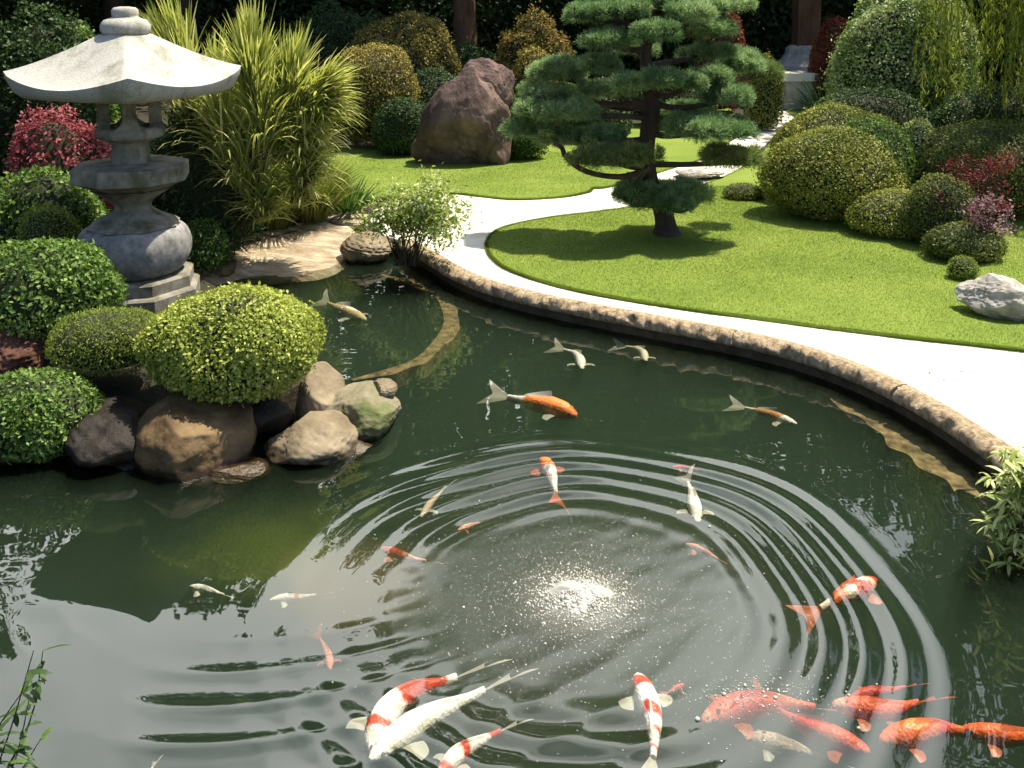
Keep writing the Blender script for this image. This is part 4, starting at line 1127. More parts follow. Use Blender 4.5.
# ------------------------------------------------------------------ THE BLACK PINE
def pine():
    Y0 = G(667, 234, ZL)[1]
    base = H(667, 234, Y0)
    t = thing("black_pine", "cloud-pruned black pine with layered needle pads on the lawn tongue", "pine tree", (base[0], Y0, ZL))
    s = mpp(Y0, 1.2)
    tp = [(667, 241, 21), (666, 233, 15), (665, 224, 12), (661, 206, 10), (652, 184, 8.5), (646, 158, 8.5), (648, 130, 8.5), (652, 105, 7.5), (647, 80, 6.5), (646, 50, 5.5), (652, 20, 4.5), (656, -12, 3)]
    TP = catmull([H(a, b, Y0) for a, b, w in tp], 40)
    TW = np.interp(np.linspace(0, 1, 40), np.linspace(0, 1, len(tp)), [w * s for a, b, w in tp])
    mb = MB(); tube(mb, TP, TW, 14, 0, .10, 3)
    trunk = mb.build("trunk", M["bark"], t)
    # pads: x, y, half width, half height in the photo, distance offset, warm
    pads = [(717, 4, 42, 14, .3, 0), (586, 14, 23, 14, .1, 0), (622, 10, 32, 14, -.1, 0), (668, 2, 38, 14, 0, 0), (655, 33, 26, 14, -.4, 0), (711, 28, 30, 17, .1, 0),
            (608, 41, 25, 12, -.2, 0), (555, 70, 32, 20, .2, 0), (602, 65, 22, 13, -.1, 0), (630, 82, 21, 13, -.45, 0), (664, 80, 20, 12, -.5, 0), (705, 53, 26, 10, .2, 0),
            (742, 62, 26, 20, .4, 0), (712, 76, 26, 12, -.1, 0), (692, 82, 18, 11, -.3, 0), (727, 96, 31, 13, -.2, 0), (705, 127, 49, 18, -.35, 0), (735, 157, 33, 16, -.25, 1),
            (542, 92, 27, 14, .1, 0), (556, 111, 37, 14, -.1, 0), (533, 129, 31, 15, .1, 0), (572, 138, 38, 13, .15, 0), (604, 135, 22, 10, -.2, 0), (614, 157, 41, 17, -.45, 1),
            (605, 90, 26, 11, .0, 0), (580, 92, 22, 12, .35, 0), (684, 110, 24, 12, .45, 0), (664, 196, 54, 24, -.05, 0), (690, 12, 26, 12, -.3, 0), (638, 48, 20, 12, .4, 0), (762, 72, 20, 14, .7, 1)]
    mbs = MB()
    pr = np.random.default_rng(3)
    for i, (x, y, a, b, dy, warm) in enumerate(pads):
        c = H(x, y, Y0 + dy); q = mpp(Y0 + dy, c[2])
        rx, rz = a * q, b * q * 1.0
        ry = max(rx * .72, rz * 1.2)
        # limb from trunk
        zt = c[2] - .02
        if i != 27:
            k = int(np.argmin(np.abs(TP[:, 2] - (zt - .10))))
            st = TP[k]; e = c + np.array([0, 0, -rz * .35])
            m1 = st * .6 + e * .4 + np.array([0, 0, -.05 + pr.normal(0, .03)])
            tube(mbs, catmull([st, m1, e, e + (e - st) * .12 + np.array([0, 0, .02])], 10), np.linspace(.042, .012, 10), 7, 0, .1, i)
        mb = MB()
        ls = [(c + np.array([0, 0, -rz * .25]), np.array([rx * .80, ry * .80, rz * .85, rz * .36]))]
        nl = 4 + int(a / 9)
        for k in range(nl):
            an = pr.uniform(0, 6.28); f = pr.uniform(.45, .78)
            cc = c + np.array([math.cos(an) * rx * f, math.sin(an) * ry * f, -rz * .25 + pr.uniform(0, .35) * rz])
            g = pr.uniform(.26, .42)
            ls.append((cc, np.array([rx * g, ry * g, rz * g * 1.5, rz * .35])))
        nz = Noise(11, 14, i)
        for (cc, rad) in ls:
            area = 2 * math.pi * (rad[0] * rad[1] + (rad[0] + rad[1]) * .5 * rad[2])
            n = int(area * 430) + 16
            U = sphere_dirs(n, -.45)
            P = cc + lobe_scale(U, rad) * (.82 + .20 * nz(U * rad[:3] + cc))[:, None]
            Nn = nrm(U / np.array([rad[0], rad[1], rad[2]]) * .12 + np.array([0, 0, .55]))
            # each tuft: a spray of needles from one bud
            m = 22
            ax = nrm(Nn + rng.normal(0, .30, P.shape))
            d = nrm(np.repeat(ax, m, 0) + rng.normal(0, .50, (n * m, 3)))
            L = np.repeat(.072 * rng.uniform(.5, 1.5, (n, 1)), m, 0) * rng.uniform(.8, 1.1, (n * m, 1))
            sd_ = nrm(np.cross(d, rng.normal(size=d.shape))) * .0024
            tip = np.repeat(P, m, 0) + d * L
            V = np.concatenate([P[:, None], np.stack([tip - sd_, tip + sd_], 1).reshape(n, 2 * m, 3)], 1).reshape(-1, 3)
            b0 = (np.arange(n) * (2 * m + 1))[:, None]; kk = np.arange(m)[None]
            F = np.stack([b0 + 0 * kk, b0 + 1 + 2 * kk, b0 + 2 + 2 * kk], -1).reshape(-1, 3)
            mb.add(V, F, 0)
            mb.add(cc + lobe_scale(US_V, rad) * .70, US_F, 1, True)
        mb.build("needle_pad", [M["needle_warm"] if warm else M["needle"], M["core"]], t)
    # the long low limb with the upturned end
    P = catmull([H(x, y, Y0 - .3) for x, y in [(650, 168), (628, 176), (606, 176), (583, 170), (566, 157), (562, 148), (554, 143)]], 18)
    tube(mbs, P, np.linspace(.038, .022, 18), 8, 0, .12, 4)
    P = catmull([H(x, y, Y0 - .2) for x, y in [(648, 168), (640, 178), (632, 184), (628, 172)]], 10)
    tube(mbs, P, np.linspace(.03, .014, 10), 7, 0, .12, 5)
    mbs.build("limbs", M["bark"], t)
pine()

# ------------------------------------------------------------------ RIGHT: CLIPPED SHRUBS
AZ = "clipped azalea domes on the right of the lawn"
kw = dict(cat="topiary", group=AZ)
bush("azalea_dome", "largest round clipped azalea dome on the lawn, nearest the pine", px=833, ytop=126, ybase=228, hw=71, mat=M["azalea"], L=.03, dens=4300, dr=.85, lobes=3, seed=41, amp=.03, widest=.42, lob=.6, **kw)
bush("azalea_dome", "long low clipped azalea mound behind the largest dome", px=838, ytop=104, ybase=170, hw=66, mat=M["azalea"], L=.032, dens=3800, Y=11.6, dr=.7, lobes=4, seed=42, amp=.04, **kw)
bush("azalea_dome", "rough brighter green mound on the shoulder between the largest and the long dome", px=872, ytop=112, ybase=175, hw=42, mat=M["bright_green"], L=.032, dens=3600, Y=10.9, dr=.8, lobes=5, seed=43, amp=.06, **kw)
bush("azalea_dome", "medium clipped dome right beside the largest dome", px=898, ytop=189, ybase=243, hw=50, mat=M["azalea"], L=.026, dens=4600, dr=.75, lobes=3, seed=44, amp=.03, lob=.6, **kw)
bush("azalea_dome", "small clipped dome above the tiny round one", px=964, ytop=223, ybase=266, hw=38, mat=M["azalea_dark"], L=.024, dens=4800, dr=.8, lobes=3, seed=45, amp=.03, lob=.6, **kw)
bush("azalea_dome", "tiny round clipped ball beside the white rock", px=963, ytop=256, ybase=283, hw=15, mat=M["moss_green"], L=.018, dens=7500, dr=.9, lobes=2, seed=46, amp=.03, lob=.6, **kw)
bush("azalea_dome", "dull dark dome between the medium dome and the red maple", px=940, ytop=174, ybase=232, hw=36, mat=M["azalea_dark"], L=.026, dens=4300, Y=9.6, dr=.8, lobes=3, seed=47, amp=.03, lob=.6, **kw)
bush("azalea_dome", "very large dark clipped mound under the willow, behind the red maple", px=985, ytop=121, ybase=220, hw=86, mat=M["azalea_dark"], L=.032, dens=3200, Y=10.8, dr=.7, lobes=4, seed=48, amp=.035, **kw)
bush("shrub", "pale yellow-tipped shrub squeezed between the two big mounds", "shrub", px=918, ytop=116, ybase=180, hw=24, mat=M["cream"], L=.035, dens=2600, Y=11.3, dr=.8, lobes=4, seed=49, amp=.08)
bush("shrub", "big variegated shrub sloping up under the willow", "shrub", px=905, ytop=-12, ybase=100, hw=74, mat=M["varieg"], L=.05, dens=2200, Y=14.6, dr=.7, lobes=7, lob=.5, seed=50, amp=.06, widest=.45)
bush("shrub", "low dark hedge shrub in front of the variegated shrub", "shrub", px=868, ytop=88, ybase=125, hw=72, mat=M["dark_leaf"], L=.035, dens=2600, Y=13.6, dr=.4, lobes=3, seed=51)
bush("shrub", "rust-red clipped shrub beside the far pedestal", "shrub", px=838, ytop=18, ybase=80, hw=28, mat=M["rust_leaf"], L=.05, dens=1900, Y=22.0, dr=.8, lobes=3, seed=52, amp=.04)
tuft("fern", "light green feathery plant at the end of the stone bench", 826, 112, .1, 40, 30, 260, M["bright_green"], 7, w=.012, drp=.7, cat="plant")
bush("shrub", "dark low mound of turf on the lawn right of the pine's foot", "shrub", px=744, ytop=184, ybase=202, hw=20, mat=M["azalea_dark"], L=.022, dens=5000, dr=.8, lobes=2, seed=53, amp=.04)

# red maple and pink plant
def sprig_plant(name, label, cat, px, ytop, ybase, hw, Y, mat, n_end, per, L, W, seed, zg=.17, droop=False, extra=None, stemm=None):
    b0 = H(px, ybase, Y); b0[2] = zg
    t = thing(name, label, cat, b0)
    s = mpp(Y, .7); mb = MB(); ends = []
    for k in range(n_end):
        e = H(px + rng.uniform(-1, 1) * hw, ytop + rng.uniform(0, 1) ** .8 * (ybase - ytop) * .75, Y + rng.uniform(-1, 1) * hw * s * .7)
        b = b0 + rng.normal(0, .02, 3) * np.array([1, 1, 0])
        m = b * .45 + e * .55 + np.array([0, 0, .1])
        tube(mb, catmull([b, m, e], 6), np.linspace(.011, .003, 6), 5, 0)
        ends += [e, e * .8 + m * .2]
    mb.build("stem", stemm or M["twig"], t)
    ends = np.array(ends); mb = MB()
    P = np.repeat(ends, per, 0) + rng.normal(0, 1, (len(ends) * per, 3)) * L * np.array([1.3, 1.3, .9])
    leaves(mb, P, nrm(rng.normal(0, .5, P.shape) + np.array([0, -.3, 1])), L, W, .2, .6)
    mb.build("foliage", mat, t)
    return t
sprig_plant("red_maple", "small dark red maple growing against the very large dark mound", "maple", 975, 148, 232, 40, 9.9, M["maple"], 26, 42, .045, .35, 1)
sprig_plant("flowering_plant", "dusky pink flowering plant below the red maple", "plant", 990, 182, 250, 22, 9.25, M["pink"], 18, 24, .035, .6, 2)

# white rock on the lawn
Yw = G(995, 322, ZL)[1]
c = H(1004, 301, Yw + .18)
rock("white_rock", "white craggy rock lying on the lawn at the white path's edge", (c[0], Yw + .2, ZL + .14), (.33, .22, .17), M["rock_white"], 72, amp=.2, facets=9, rot=-.1, cat="rock")

# weeping willow
def willow():
    x, y = 8.0, 12.6
    t = thing("weeping_willow", "weeping willow trailing yellow-green strands over the clipped mounds", "willow tree", (x, y, .27))
    mb = MB()
    tr = catmull([(x, y, .1), (x - .1, y, 1.6), (x + .1, y - .1, 3.2), (x - .1, y, 4.6)], 14)
    tube(mb, tr, np.linspace(.26, .09, 14), 12, 0, .1, 9)
    tips = []
    r = np.random.default_rng(12)
    for k in range(34):
        a = r.uniform(0, 6.28); w = r.uniform(.6, 2.3)
        e = np.array([x + math.cos(a) * w - .3, y + math.sin(a) * w * .8 - .3, r.uniform(3.4, 5.2)])
        st = tr[r.integers(6, 14)]
        P = catmull([st, (st + e) / 2 + np.array([0, 0, .45]), e, e + np.array([math.cos(a) * .2, math.sin(a) * .2, -.3])], 9)
        tube(mb, P, np.linspace(.05, .01, 9), 6, 0)
        tips.append(P[4:])
    mb.build("trunk", M["bark"], t)
    mb = MB(); tips = np.concatenate(tips)
    for k in range(760):
        b = tips[r.integers(len(tips))] + r.normal(0, .12, 3)
        zlow = r.uniform(1.25, 2.5)
        L = max(.5, b[2] - zlow); n = int(L * 26)
        u = np.sort(r.uniform(0, 1, n))
        P = b + np.c_[.10 * np.sin(u * 2 + k) * u, .10 * np.cos(u * 2.3 + k) * u, -u * L]
        d = nrm(np.c_[r.normal(0, .45, n), r.normal(0, .45, n), -np.ones(n)])
        blades(mb, P, d, 0.11 * r.uniform(.7, 1.3, n), .010, .3, 2)
    mb.build("crown", M["willow"], t)
willow()

# ---- foreground plants
def edge_plant():
    Y = 4.55
    b = H(1032, 600, Y); b[2] = .2
    t = thing("variegated_plant", "variegated cream-edged leafy plant overhanging the pond at the coping's end", "plant", b)
    mb, mf, mc = MB(), MB(), MB()
    for k in range(26):
        e = H(1016 + rng.uniform(-26, 34), 452 + rng.uniform(0, 1) * 118, Y + rng.uniform(-.25, .3))
        m = (b + e) / 2 + np.array([0, 0, .10])
        P = catmull([b + rng.normal(0, .03, 3), m, e], 8)
        tube(mb, P, np.linspace(.008, .003, 8), 5, 0)
        for q in P[3:]:
            n = 6
            d = nrm(np.c_[rng.normal(-.25, .8, n), rng.normal(-.2, .8, n), rng.normal(.1, .4, n)])
            blades(mf, np.repeat(q[None], n, 0), d, .10 * rng.uniform(.7, 1.2, n), .012, .8, 4)
    mb.build("stem", M["twig"], t); mf.build("foliage", M["cream"], t)
edge_plant()
def corner_plant():
    Y = 3.05
    b = H(-30, 840, Y)
    t = thing("water_plant", "dark sparse leafy sprigs hanging over the water in the lower corner", "plant", b)
    mb, mf = MB(), MB()
    for k in range(14):
        e = H(rng.uniform(-40, 52), rng.uniform(650, 765), Y + rng.uniform(-.15, .15))
        P = catmull([b, (b + e) / 2 + rng.normal(0, .03, 3), e], 9)
        tube(mb, P, np.linspace(.004, .0015, 9), 5, 0)
        n = 9
        Q = P[3:][rng.integers(0, 6, n)]
        d = nrm(np.c_[rng.normal(.4, .6, n), rng.normal(0, .5, n), rng.normal(.2, .5, n)])
        blades(mf, Q, d, .075 * rng.uniform(.6, 1.3, n), .013, .6, 4)
    mb.build("stem", M["twig"], t); mf.build("foliage", M["dark_leaf"], t)
corner_plant()

# ------------------------------------------------------------------ KOI
def koi_mat(name):
    m, nd, lk, b = new_mat(name)
    a = nd.new("ShaderNodeVertexColor"); a.layer_name = "Col"
    tc = nd.new("ShaderNodeTexCoord")
    no = nd.new("ShaderNodeTexNoise"); no.inputs["Scale"].default_value = 38; no.inputs["Detail"].default_value = 4
    mr = nd.new("ShaderNodeMapRange"); mr.inputs["From Min"].default_value = .3; mr.inputs["From Max"].default_value = .7; mr.inputs["To Min"].default_value = .80; mr.inputs["To Max"].default_value = 1.08
    ml = nd.new("ShaderNodeMix"); ml.data_type = "RGBA"; ml.blend_type = "MULTIPLY"; ml.inputs["Factor"].default_value = 1
    vr = nd.new("ShaderNodeTexVoronoi"); vr.inputs["Scale"].default_value = 75
    bp = nd.new("ShaderNodeBump"); bp.inputs["Strength"].default_value = .7; bp.inputs["Distance"].default_value = .004
    lk.new(tc.outputs["Object"], no.inputs["Vector"]); lk.new(tc.outputs["Object"], vr.inputs["Vector"])
    lk.new(no.outputs["Fac"], mr.inputs["Value"]); lk.new(a.outputs["Color"], ml.inputs["A"]); lk.new(mr.outputs["Result"], ml.inputs["B"])
    lk.new(ml.outputs["Result"], b.inputs["Base Color"]); lk.new(vr.outputs["Distance"], bp.inputs["Height"]); lk.new(bp.outputs[0], b.inputs["Normal"])
    b.inputs["Roughness"].default_value = .48; b.inputs["Specular IOR Level"].default_value = .35
    b.inputs["Subsurface Weight"].default_value = .1
    b.inputs["Subsurface Radius"].default_value = (.01, .006, .004)
    b.inputs["Subsurface Scale"].default_value = .5
    return m
M["koi"] = koi_mat("koi_skin")
def fin_mat(name, c):
    m, nd, lk, b = new_mat(name)
    b.inputs["Base Color"].default_value = (*c, 1); b.inputs["Roughness"].default_value = .4
    tr = nd.new("ShaderNodeBsdfTransparent"); ms = nd.new("ShaderNodeMixShader"); ms.inputs["Fac"].default_value = .48
    lk.new(b.outputs[0], ms.inputs[1]); lk.new(tr.outputs[0], ms.inputs[2]); lk.new(ms.outputs[0], nd["Material Output"].inputs["Surface"])
    return m
M["fin_white"] = fin_mat("white_fin", (.75, .70, .60))
M["fin_red"] = fin_mat("red_fin", (.70, .16, .06))
M["eye"] = rough_mat("koi_eye", [(.3, (.01, .01, .01)), (.7, (.015, .015, .015))], 3, bump=0, rough=.2)
WH, RD, OR, PK, TN = (.86, .79, .72), (.62, .055, .022), (.75, .17, .03), (.72, .34, .22), (.45, .33, .16)
KG = "koi swimming in the pond"
def koi(label, pts, depth, base, bands, fin="white", fat=1.0, seed=0, zlift=0.0):
    "pts run from the nose to the root of the tail, in the photo; depth is how far the spine lies under the surface"
    z = -depth
    C = catmull([G(x, y, z) for x, y in pts], 44)
    seg = np.linalg.norm(np.diff(C, axis=0), axis=1); L = seg.sum()
    s = np.r_[0, np.cumsum(seg)] / L
    sv = np.linspace(0, 1, 44)
    C = np.c_[[np.interp(sv, s, C[:, k]) for k in range(3)]].T
    C[:, 2] -= .02 * np.clip(sv - .5, 0, 1) * L / .5
    T = nrm(np.gradient(C, axis=0)); S = nrm(np.cross(T, np.array([0, 0, 1.0]))); U = np.cross(S, T)
    wd = np.interp(sv, [0, .03, .09, .2, .38, .62, .86, 1], [.018, .05, .078, .105, .112, .085, .040, .030]) * L * fat
    hd = np.interp(sv, [0, .03, .09, .2, .38, .62, .86, 1], [.016, .038, .066, .105, .122, .095, .050, .040]) * L * fat
    nth = 20; th = np.arange(nth) * 2 * math.pi / nth
    V = C[:, None, :] + S[:, None, :] * (np.cos(th)[None, :, None] * wd[:, None, None]) + U[:, None, :] * (np.sin(th)[None, :, None] * hd[:, None, None])
    V = V.reshape(-1, 3)
    n = 44
    F = np.array([(i * nth + j, (i + 1) * nth + j, (i + 1) * nth + (j + 1) % nth, i * nth + (j + 1) % nth) for i in range(n - 1) for j in range(nth)])
    nz = Noise(9 / max(L, .2) * 1.2, 12, seed + 200); q = nz(V) * .05 + Noise(26 / max(L, .2), 14, seed + 300)(V) * .022
    ss = np.repeat(sv, nth) + q
    side = np.tile(np.sin(th), n)
    col = np.tile(np.array(base, float), (len(V), 1))
    for a, b_, cc in bands:
        w = np.clip((ss - a) / .025, 0, 1) * np.clip((b_ - ss) / .025, 0, 1) * np.clip((side + .35 + q * 6) / .15, 0, 1)
        col = col * (1 - w[:, None]) + np.array(cc) * w[:, None]
    o0 = C[18].copy()
    mb = MB().add(V, F, 0, True, col)
    mb.add(V[:nth], np.arange(nth).reshape(1, -1), 0, True, col[:nth]); mb.add(V[-nth:], np.arange(nth)[::-1].reshape(1, -1), 0, True, col[-nth:])
    body = mb.build("koi", M["koi"], origin=o0, col=True)
    tag(body, label, "koi fish", KG)
    fm = M["fin_" + fin]
    def fin_part(name, V, F):
        mb = MB().add(V, F, 0, True); o = mb.build(name, fm, None, origin=o0); o.location = (0, 0, 0); o.parent = body
    # forked tail, leaning over so that it shows from above
    c, t, sd_, u = C[-1], T[-1], S[-1], U[-1]
    lean = nrm(u * .55 + sd_ * .83)
    V = []; m = 9
    for a in np.linspace(-1, 1, m):
        r = L * (.24 + .15 * abs(a))
        V.append(c + lean * a * .03 * L); V.append(c + t * r * .5 + lean * a * .12 * L + sd_ * .01 * L * math.sin(a * 5)); V.append(c + t * r + lean * a * .19 * L + sd_ * .015 * L * math.sin(a * 6 + 1))
    F = [(3 * i + k, 3 * i + 3 + k, 3 * i + 4 + k, 3 * i + 1 + k) for i in range(m - 1) for k in range(2)]
    fin_part("tail_fin", np.array(V), np.array(F))
    for sg in (-1, 1):
        i = 10; c, t, sd_, u = C[i] - U[i] * hd[i] * .3, T[i], S[i] * sg, U[i]
        root = c + sd_ * wd[i] * .85
        V = [root]; m = 7
        for a in np.linspace(.15, 1.25, m):
            r = L * .19 * (1 - .25 * abs(a - .6))
            V.append(root + (sd_ * math.cos(a) + t * math.sin(a)) * r * .55); V.append(root + (sd_ * math.cos(a) + t * math.sin(a)) * r - np.array([0, 0, .01]))
        F = [(0, 1 + 2 * k, 3 + 2 * k, 3 + 2 * k) for k in range(m - 1)]
        F3 = np.array([(0, 1 + 2 * k, 3 + 2 * k) for k in range(m - 1)]); F4 = np.array([(1 + 2 * k, 2 + 2 * k, 4 + 2 * k, 3 + 2 * k) for k in range(m - 1)])
        mb = MB().add(np.array(V), F3, 0, True).add(np.array(V), F4, 0, True); o = mb.build("pectoral_fin", fm, None, origin=o0); o.location = (0, 0, 0); o.parent = body
        e = C[3] + S[3] * sg * wd[3] * .93 + U[3] * hd[3] * .35
        mb = MB().add(e + ICO1[0] * .010 * L / .5 * fat, ICO1[1], 0, True); o = mb.build("eye", M["eye"], None, origin=o0); o.location = (0, 0, 0); o.parent = body
    V = []
    idx = np.arange(16, 33)
    for k, i in enumerate(idx):
        b_ = C[i] + U[i] * hd[i] * .96; V += [b_, b_ + U[i] * L * .07 * (1 - k / len(idx)) + T[i] * L * .035 + S[i] * L * .03]
    F = np.array([(2 * k, 2 * k + 2, 2 * k + 3, 2 * k + 1) for k in range(len(idx) - 1)])
    fin_part("dorsal_fin", np.array(V), F)

koi("orange koi with a long white tail stalk heading away from the mossy rock", [(577, 416), (556, 408), (530, 402), (508, 396)], .045, OR, [(.72, 1.1, WH)], seed=1)
koi("koi with an orange head and white body near the outer ripples", [(542, 458), (549, 470), (553, 482), (556, 492)], .045, WH, [(-.1, .42, OR)], "red", seed=2)
koi("small white koi bent like a comma below the coping", [(582, 369), (580, 360), (574, 353), (564, 349)], .05, WH, [], seed=3, fat=.8)
koi("small cream koi curling beside the white comma-shaped one", [(646, 361), (643, 353), (635, 348), (626, 346)], .05, (.68, .60, .44), [], seed=4, fat=.8)
koi("slim tan and white koi gliding toward the bend of the coping", [(797, 424), (782, 419), (765, 413), (745, 407)], .055, WH, [(.25, .85, (.55, .25, .09))], seed=5, fat=.75)
koi("red and white koi pushing out through the ripples toward the coping's bend", [(876, 579), (858, 590), (838, 598), (820, 607)], .04, (.78, .62, .50), [(-.1, .2, RD), (.28, .48, RD), (.58, .9, OR)], "red", seed=6)
koi("curving white koi with red saddles beside the all-white one", [(374, 756), (378, 730), (392, 707), (415, 690), (442, 681), (456, 675)], .042, WH, [(.14, .30, RD), (.50, .92, RD)], seed=7, fat=.85)
koi("long pure white koi, the straightest of the feeding fish", [(370, 760), (398, 736), (430, 716), (466, 698), (484, 688)], .034, (.88, .85, .78), [], seed=8, fat=.8)
koi("white koi with pale red patches below the pure white one", [(438, 778), (455, 757), (478, 742), (500, 730)], .042, WH, [(.05, .2, RD), (.34, .52, RD), (.82, 1.1, RD)], seed=9, fat=.9)
koi("white koi with three red saddles swimming straight toward the bubbler", [(637, 674), (645, 694), (652, 715), (654, 738), (653, 756)], .03, (.88, .84, .78), [(.10, .32, RD), (.47, .57, RD), (.63, .70, RD), (.82, .92, RD)], seed=10, fat=.95)
koi("small slim red fish beside the three-saddled koi", [(684, 684), (676, 688), (668, 692)], .09, RD, [], "red", seed=11)
koi("large pale red koi deep in the feeding group, nose toward the bubbler", [(702, 722), (732, 710), (770, 703), (815, 706)], .10, (.72, .12, .04), [(.3, .55, RD), (.0, .10, PK)], "red", seed=12)
koi("salmon red koi angled down at the bottom of the feeding group", [(870, 752), (842, 741), (806, 726), (776, 708)], .10, (.72, .10, .035), [(.45, .8, RD)], "red", seed=13)
koi("orange-red koi with a clear spread fin in the middle of the feeding group", [(832, 704), (858, 708), (890, 709), (918, 701)], .05, (.72, .12, .04), [(.0, .2, PK)], "red", seed=14, fat=1.05)
koi("red koi just behind the spread-finned one, its back breaking the surface", [(852, 696), (872, 692), (890, 690), (905, 686)], .085, RD, [], "red", seed=15, fat=.8)
koi("deep orange koi, brightest of the feeding group, at its outer end", [(880, 741), (908, 735), (940, 729), (972, 731)], .045, (.72, .14, .03), [(.55, .8, RD)], "red", seed=16, fat=1.15)
koi("deep orange koi half hidden beyond the brightest one", [(962, 728), (988, 734), (1016, 736), (1050, 731)], .04, (.70, .12, .025), [], "red", seed=17)
koi("pale koi sunk deep beside the salmon one", [(745, 736), (770, 742), (800, 750), (826, 757)], .16, (.6, .42, .32), [], "white", seed=18)
koi("small red and white koi at the edge of the bubbles nearest the rocks", [(380, 548), (394, 553), (410, 558), (426, 560)], .07, PK, [(-.1, .5, RD)], "red", seed=19, fat=.8)
koi("white and orange koi lifting its nose in the golden silt", [(270, 600), (284, 598), (300, 597), (316, 594)], .028, WH, [(.5, .7, OR)], seed=20, fat=.8)
koi("single pinkish koi deep under the golden silt", [(330, 670), (329, 659), (325, 648), (320, 638)], .11, (.66, .25, .16), [], "red", seed=21, fat=.8)
koi("white koi standing tail-on in the outer ripples", [(698, 522), (695, 508), (692, 494), (688, 482)], .055, WH, [], seed=22, fat=.8)
koi("orange-tailed pale koi just inside the ripples beyond the bubbler", [(686, 544), (697, 548), (708, 553), (718, 558)], .07, PK, [(.55, 1.1, OR)], "red", seed=23, fat=.8)
koi("faint pale koi under the ripples nearest the boulders", [(421, 517), (427, 508), (434, 499), (442, 490)], .10, (.62, .48, .38), [], seed=24, fat=.6)
koi("tiny pinkish koi alone at the top edge of the bubbles", [(458, 530), (466, 527), (474, 524), (480, 522)], .07, PK, [], "red", seed=25, fat=.9)
koi("small dark red koi at the far side of the ripples", [(672, 467), (681, 467), (690, 468), (698, 470)], .05, RD, [], "red", seed=26, fat=.7)
koi("tan koi in the shallows near the stream mouth", [(366, 320), (352, 314), (338, 308), (328, 302)], .05, (.55, .42, .24), [], seed=27, fat=.7)
koi("white koi showing only its tail at the bottom of the pond view", [(138, 800), (143, 788), (148, 776), (152, 768)], .05, WH, [], seed=28)
koi("white koi with its mouth at the surface among the green algae", [(190, 586), (200, 588), (212, 591), (224, 594)], .024, (.8, .79, .72), [], seed=29, fat=.8)

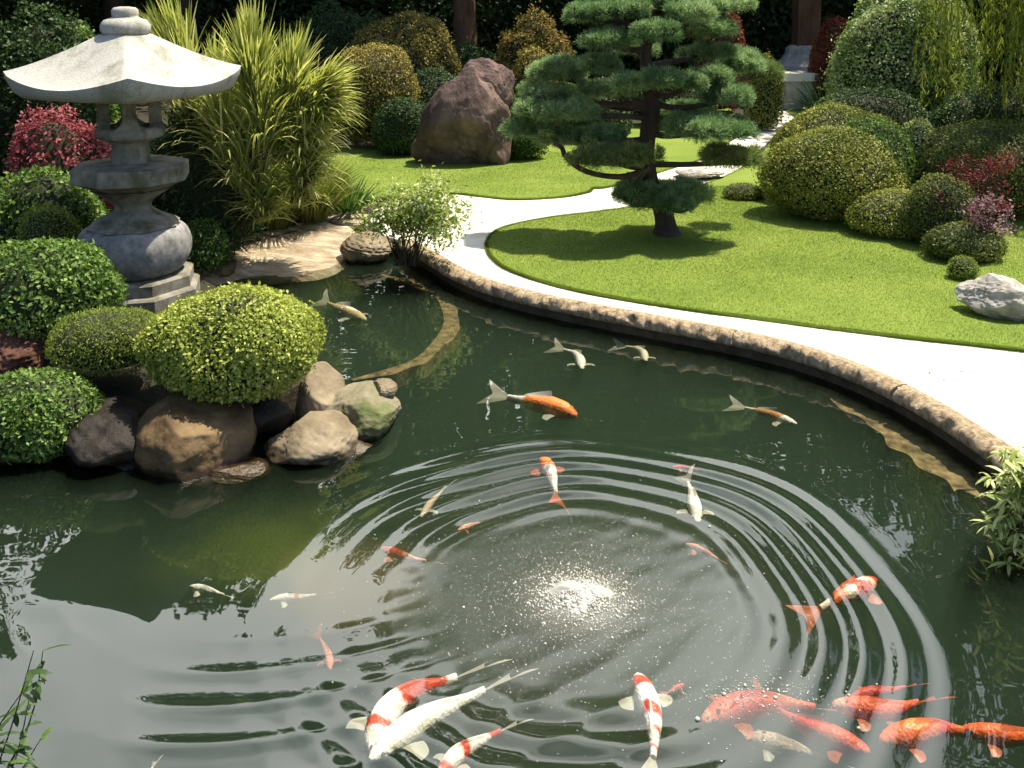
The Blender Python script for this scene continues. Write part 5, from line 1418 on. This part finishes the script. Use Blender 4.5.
# ------------------------------------------------------------------ BUBBLES AND FOAM OF THE BUBBLER
def bubbles():
    mb = MB(); U, F = ICO1
    n = 5200
    r = np.where(rng.uniform(0, 1, n) < .72, np.abs(rng.normal(0, .34, n)), rng.uniform(.05, 1.15, n))
    a = rng.uniform(0, 6.28, n)
    X, Y = FC[0] + r * np.cos(a) * 1.05, FC[1] + r * np.sin(a)
    Z = water_height(X, Y)
    sz = rng.lognormal(math.log(.0016), .40, n)
    V = (U[None] * np.c_[sz, sz, sz * .7][:, None, :] + np.c_[X, Y, Z + sz * .2][:, None, :]).reshape(-1, 3)
    FF = (F[None] + (np.arange(n) * len(U))[:, None, None]).reshape(-1, 3)
    mb.add(V, FF, 0, True)
    # froth heaped over the upwelling
    n = 3600
    r = np.abs(rng.normal(0, .105, n)); a = rng.uniform(0, 6.28, n)
    X, Y = FC[0] + r * np.cos(a) * 1.15, FC[1] + r * np.sin(a)
    Z = water_height(X, Y) + .02 * np.exp(-(r / .08) ** 2) * rng.uniform(0, 1, n)
    sz = rng.lognormal(math.log(.0034), .4, n)
    V = (U[None] * np.c_[sz, sz, sz][:, None, :] + np.c_[X, Y, Z][:, None, :]).reshape(-1, 3)
    FF = (F[None] + (np.arange(n) * len(U))[:, None, None]).reshape(-1, 3)
    mb.add(V, FF, 0, True)
    n = 420
    c2 = G(768, 694)[:2]
    X, Y = c2[0] + rng.normal(0, .16, n), c2[1] + rng.normal(0, .06, n)
    sz = rng.lognormal(math.log(.0022), .45, n)
    V = (U[None] * np.c_[sz, sz, sz * .7][:, None, :] + np.c_[X, Y, water_height(X, Y) + sz * .2][:, None, :]).reshape(-1, 3)
    mb.add(V, (F[None] + (np.arange(n) * len(U))[:, None, None]).reshape(-1, 3), 0, True)
    # a low heap of froth right over the outlet
    nr, na = 14, 48
    rr_, aa = np.meshgrid(np.linspace(0, 1, nr), np.arange(na) * 2 * math.pi / na, indexing="ij")
    out = .115 * (1 + .22 * np.sin(aa * 3 + .6) + .12 * np.sin(aa * 7) + .06 * np.sin(aa * 13 + 2))
    X, Y = FC[0] + rr_ * out * np.cos(aa) * 1.25, FC[1] + rr_ * out * np.sin(aa)
    PP = np.c_[X.ravel(), Y.ravel(), 0 * X.ravel()]
    Z = water_height(X.ravel(), Y.ravel()) + (.028 * (1 - rr_.ravel() ** 2)) * (.7 + .3 * Noise(45, 16, 51)(PP)) + .004 * Noise(160, 24, 52)(PP) - .006 * rr_.ravel() ** 3
    I = np.arange(nr * na).reshape(nr, na)
    mb.add(np.c_[X.ravel(), Y.ravel(), Z], np.stack([I[:-1], I[1:], np.roll(I[1:], -1, 1), np.roll(I[:-1], -1, 1)], -1).reshape(-1, 4), 0, True)
    m, nd, lk, b = new_mat("froth")
    b.inputs["Base Color"].default_value = (.34, .335, .30, 1); b.inputs["Roughness"].default_value = .25
    tag(mb.build("foam", m), kind="stuff")
bubbles()

# a few fallen leaves on the lawn, the path and the coping
mb = MB()
n = 420
X = rng.uniform(-1.6, 5.6, n); Y = rng.uniform(5.2, 13, n)
k = ~inside(pond, X, Y); X, Y = X[k], Y[k]
on = inside(lawn1_poly, X, Y) | inside(lawn2_poly, X, Y)
kp = on | (rng.uniform(0, 1, len(X)) < .5)
P = np.c_[X, Y, np.where(on, ZL + .012, ZP + .004)][kp]
leaves(mb, P, nrm(np.c_[rng.normal(0, .25, (len(P), 2)), np.ones(len(P))]), .028, .5, .05, .2)
M["dead_leaf"] = leaf_mat("dead_leaf", (.06, .035, .012), (.14, .085, .03), (.24, .17, .06), .6, .2)
tag(mb.build("leaf_litter", M["dead_leaf"]), kind="stuff")
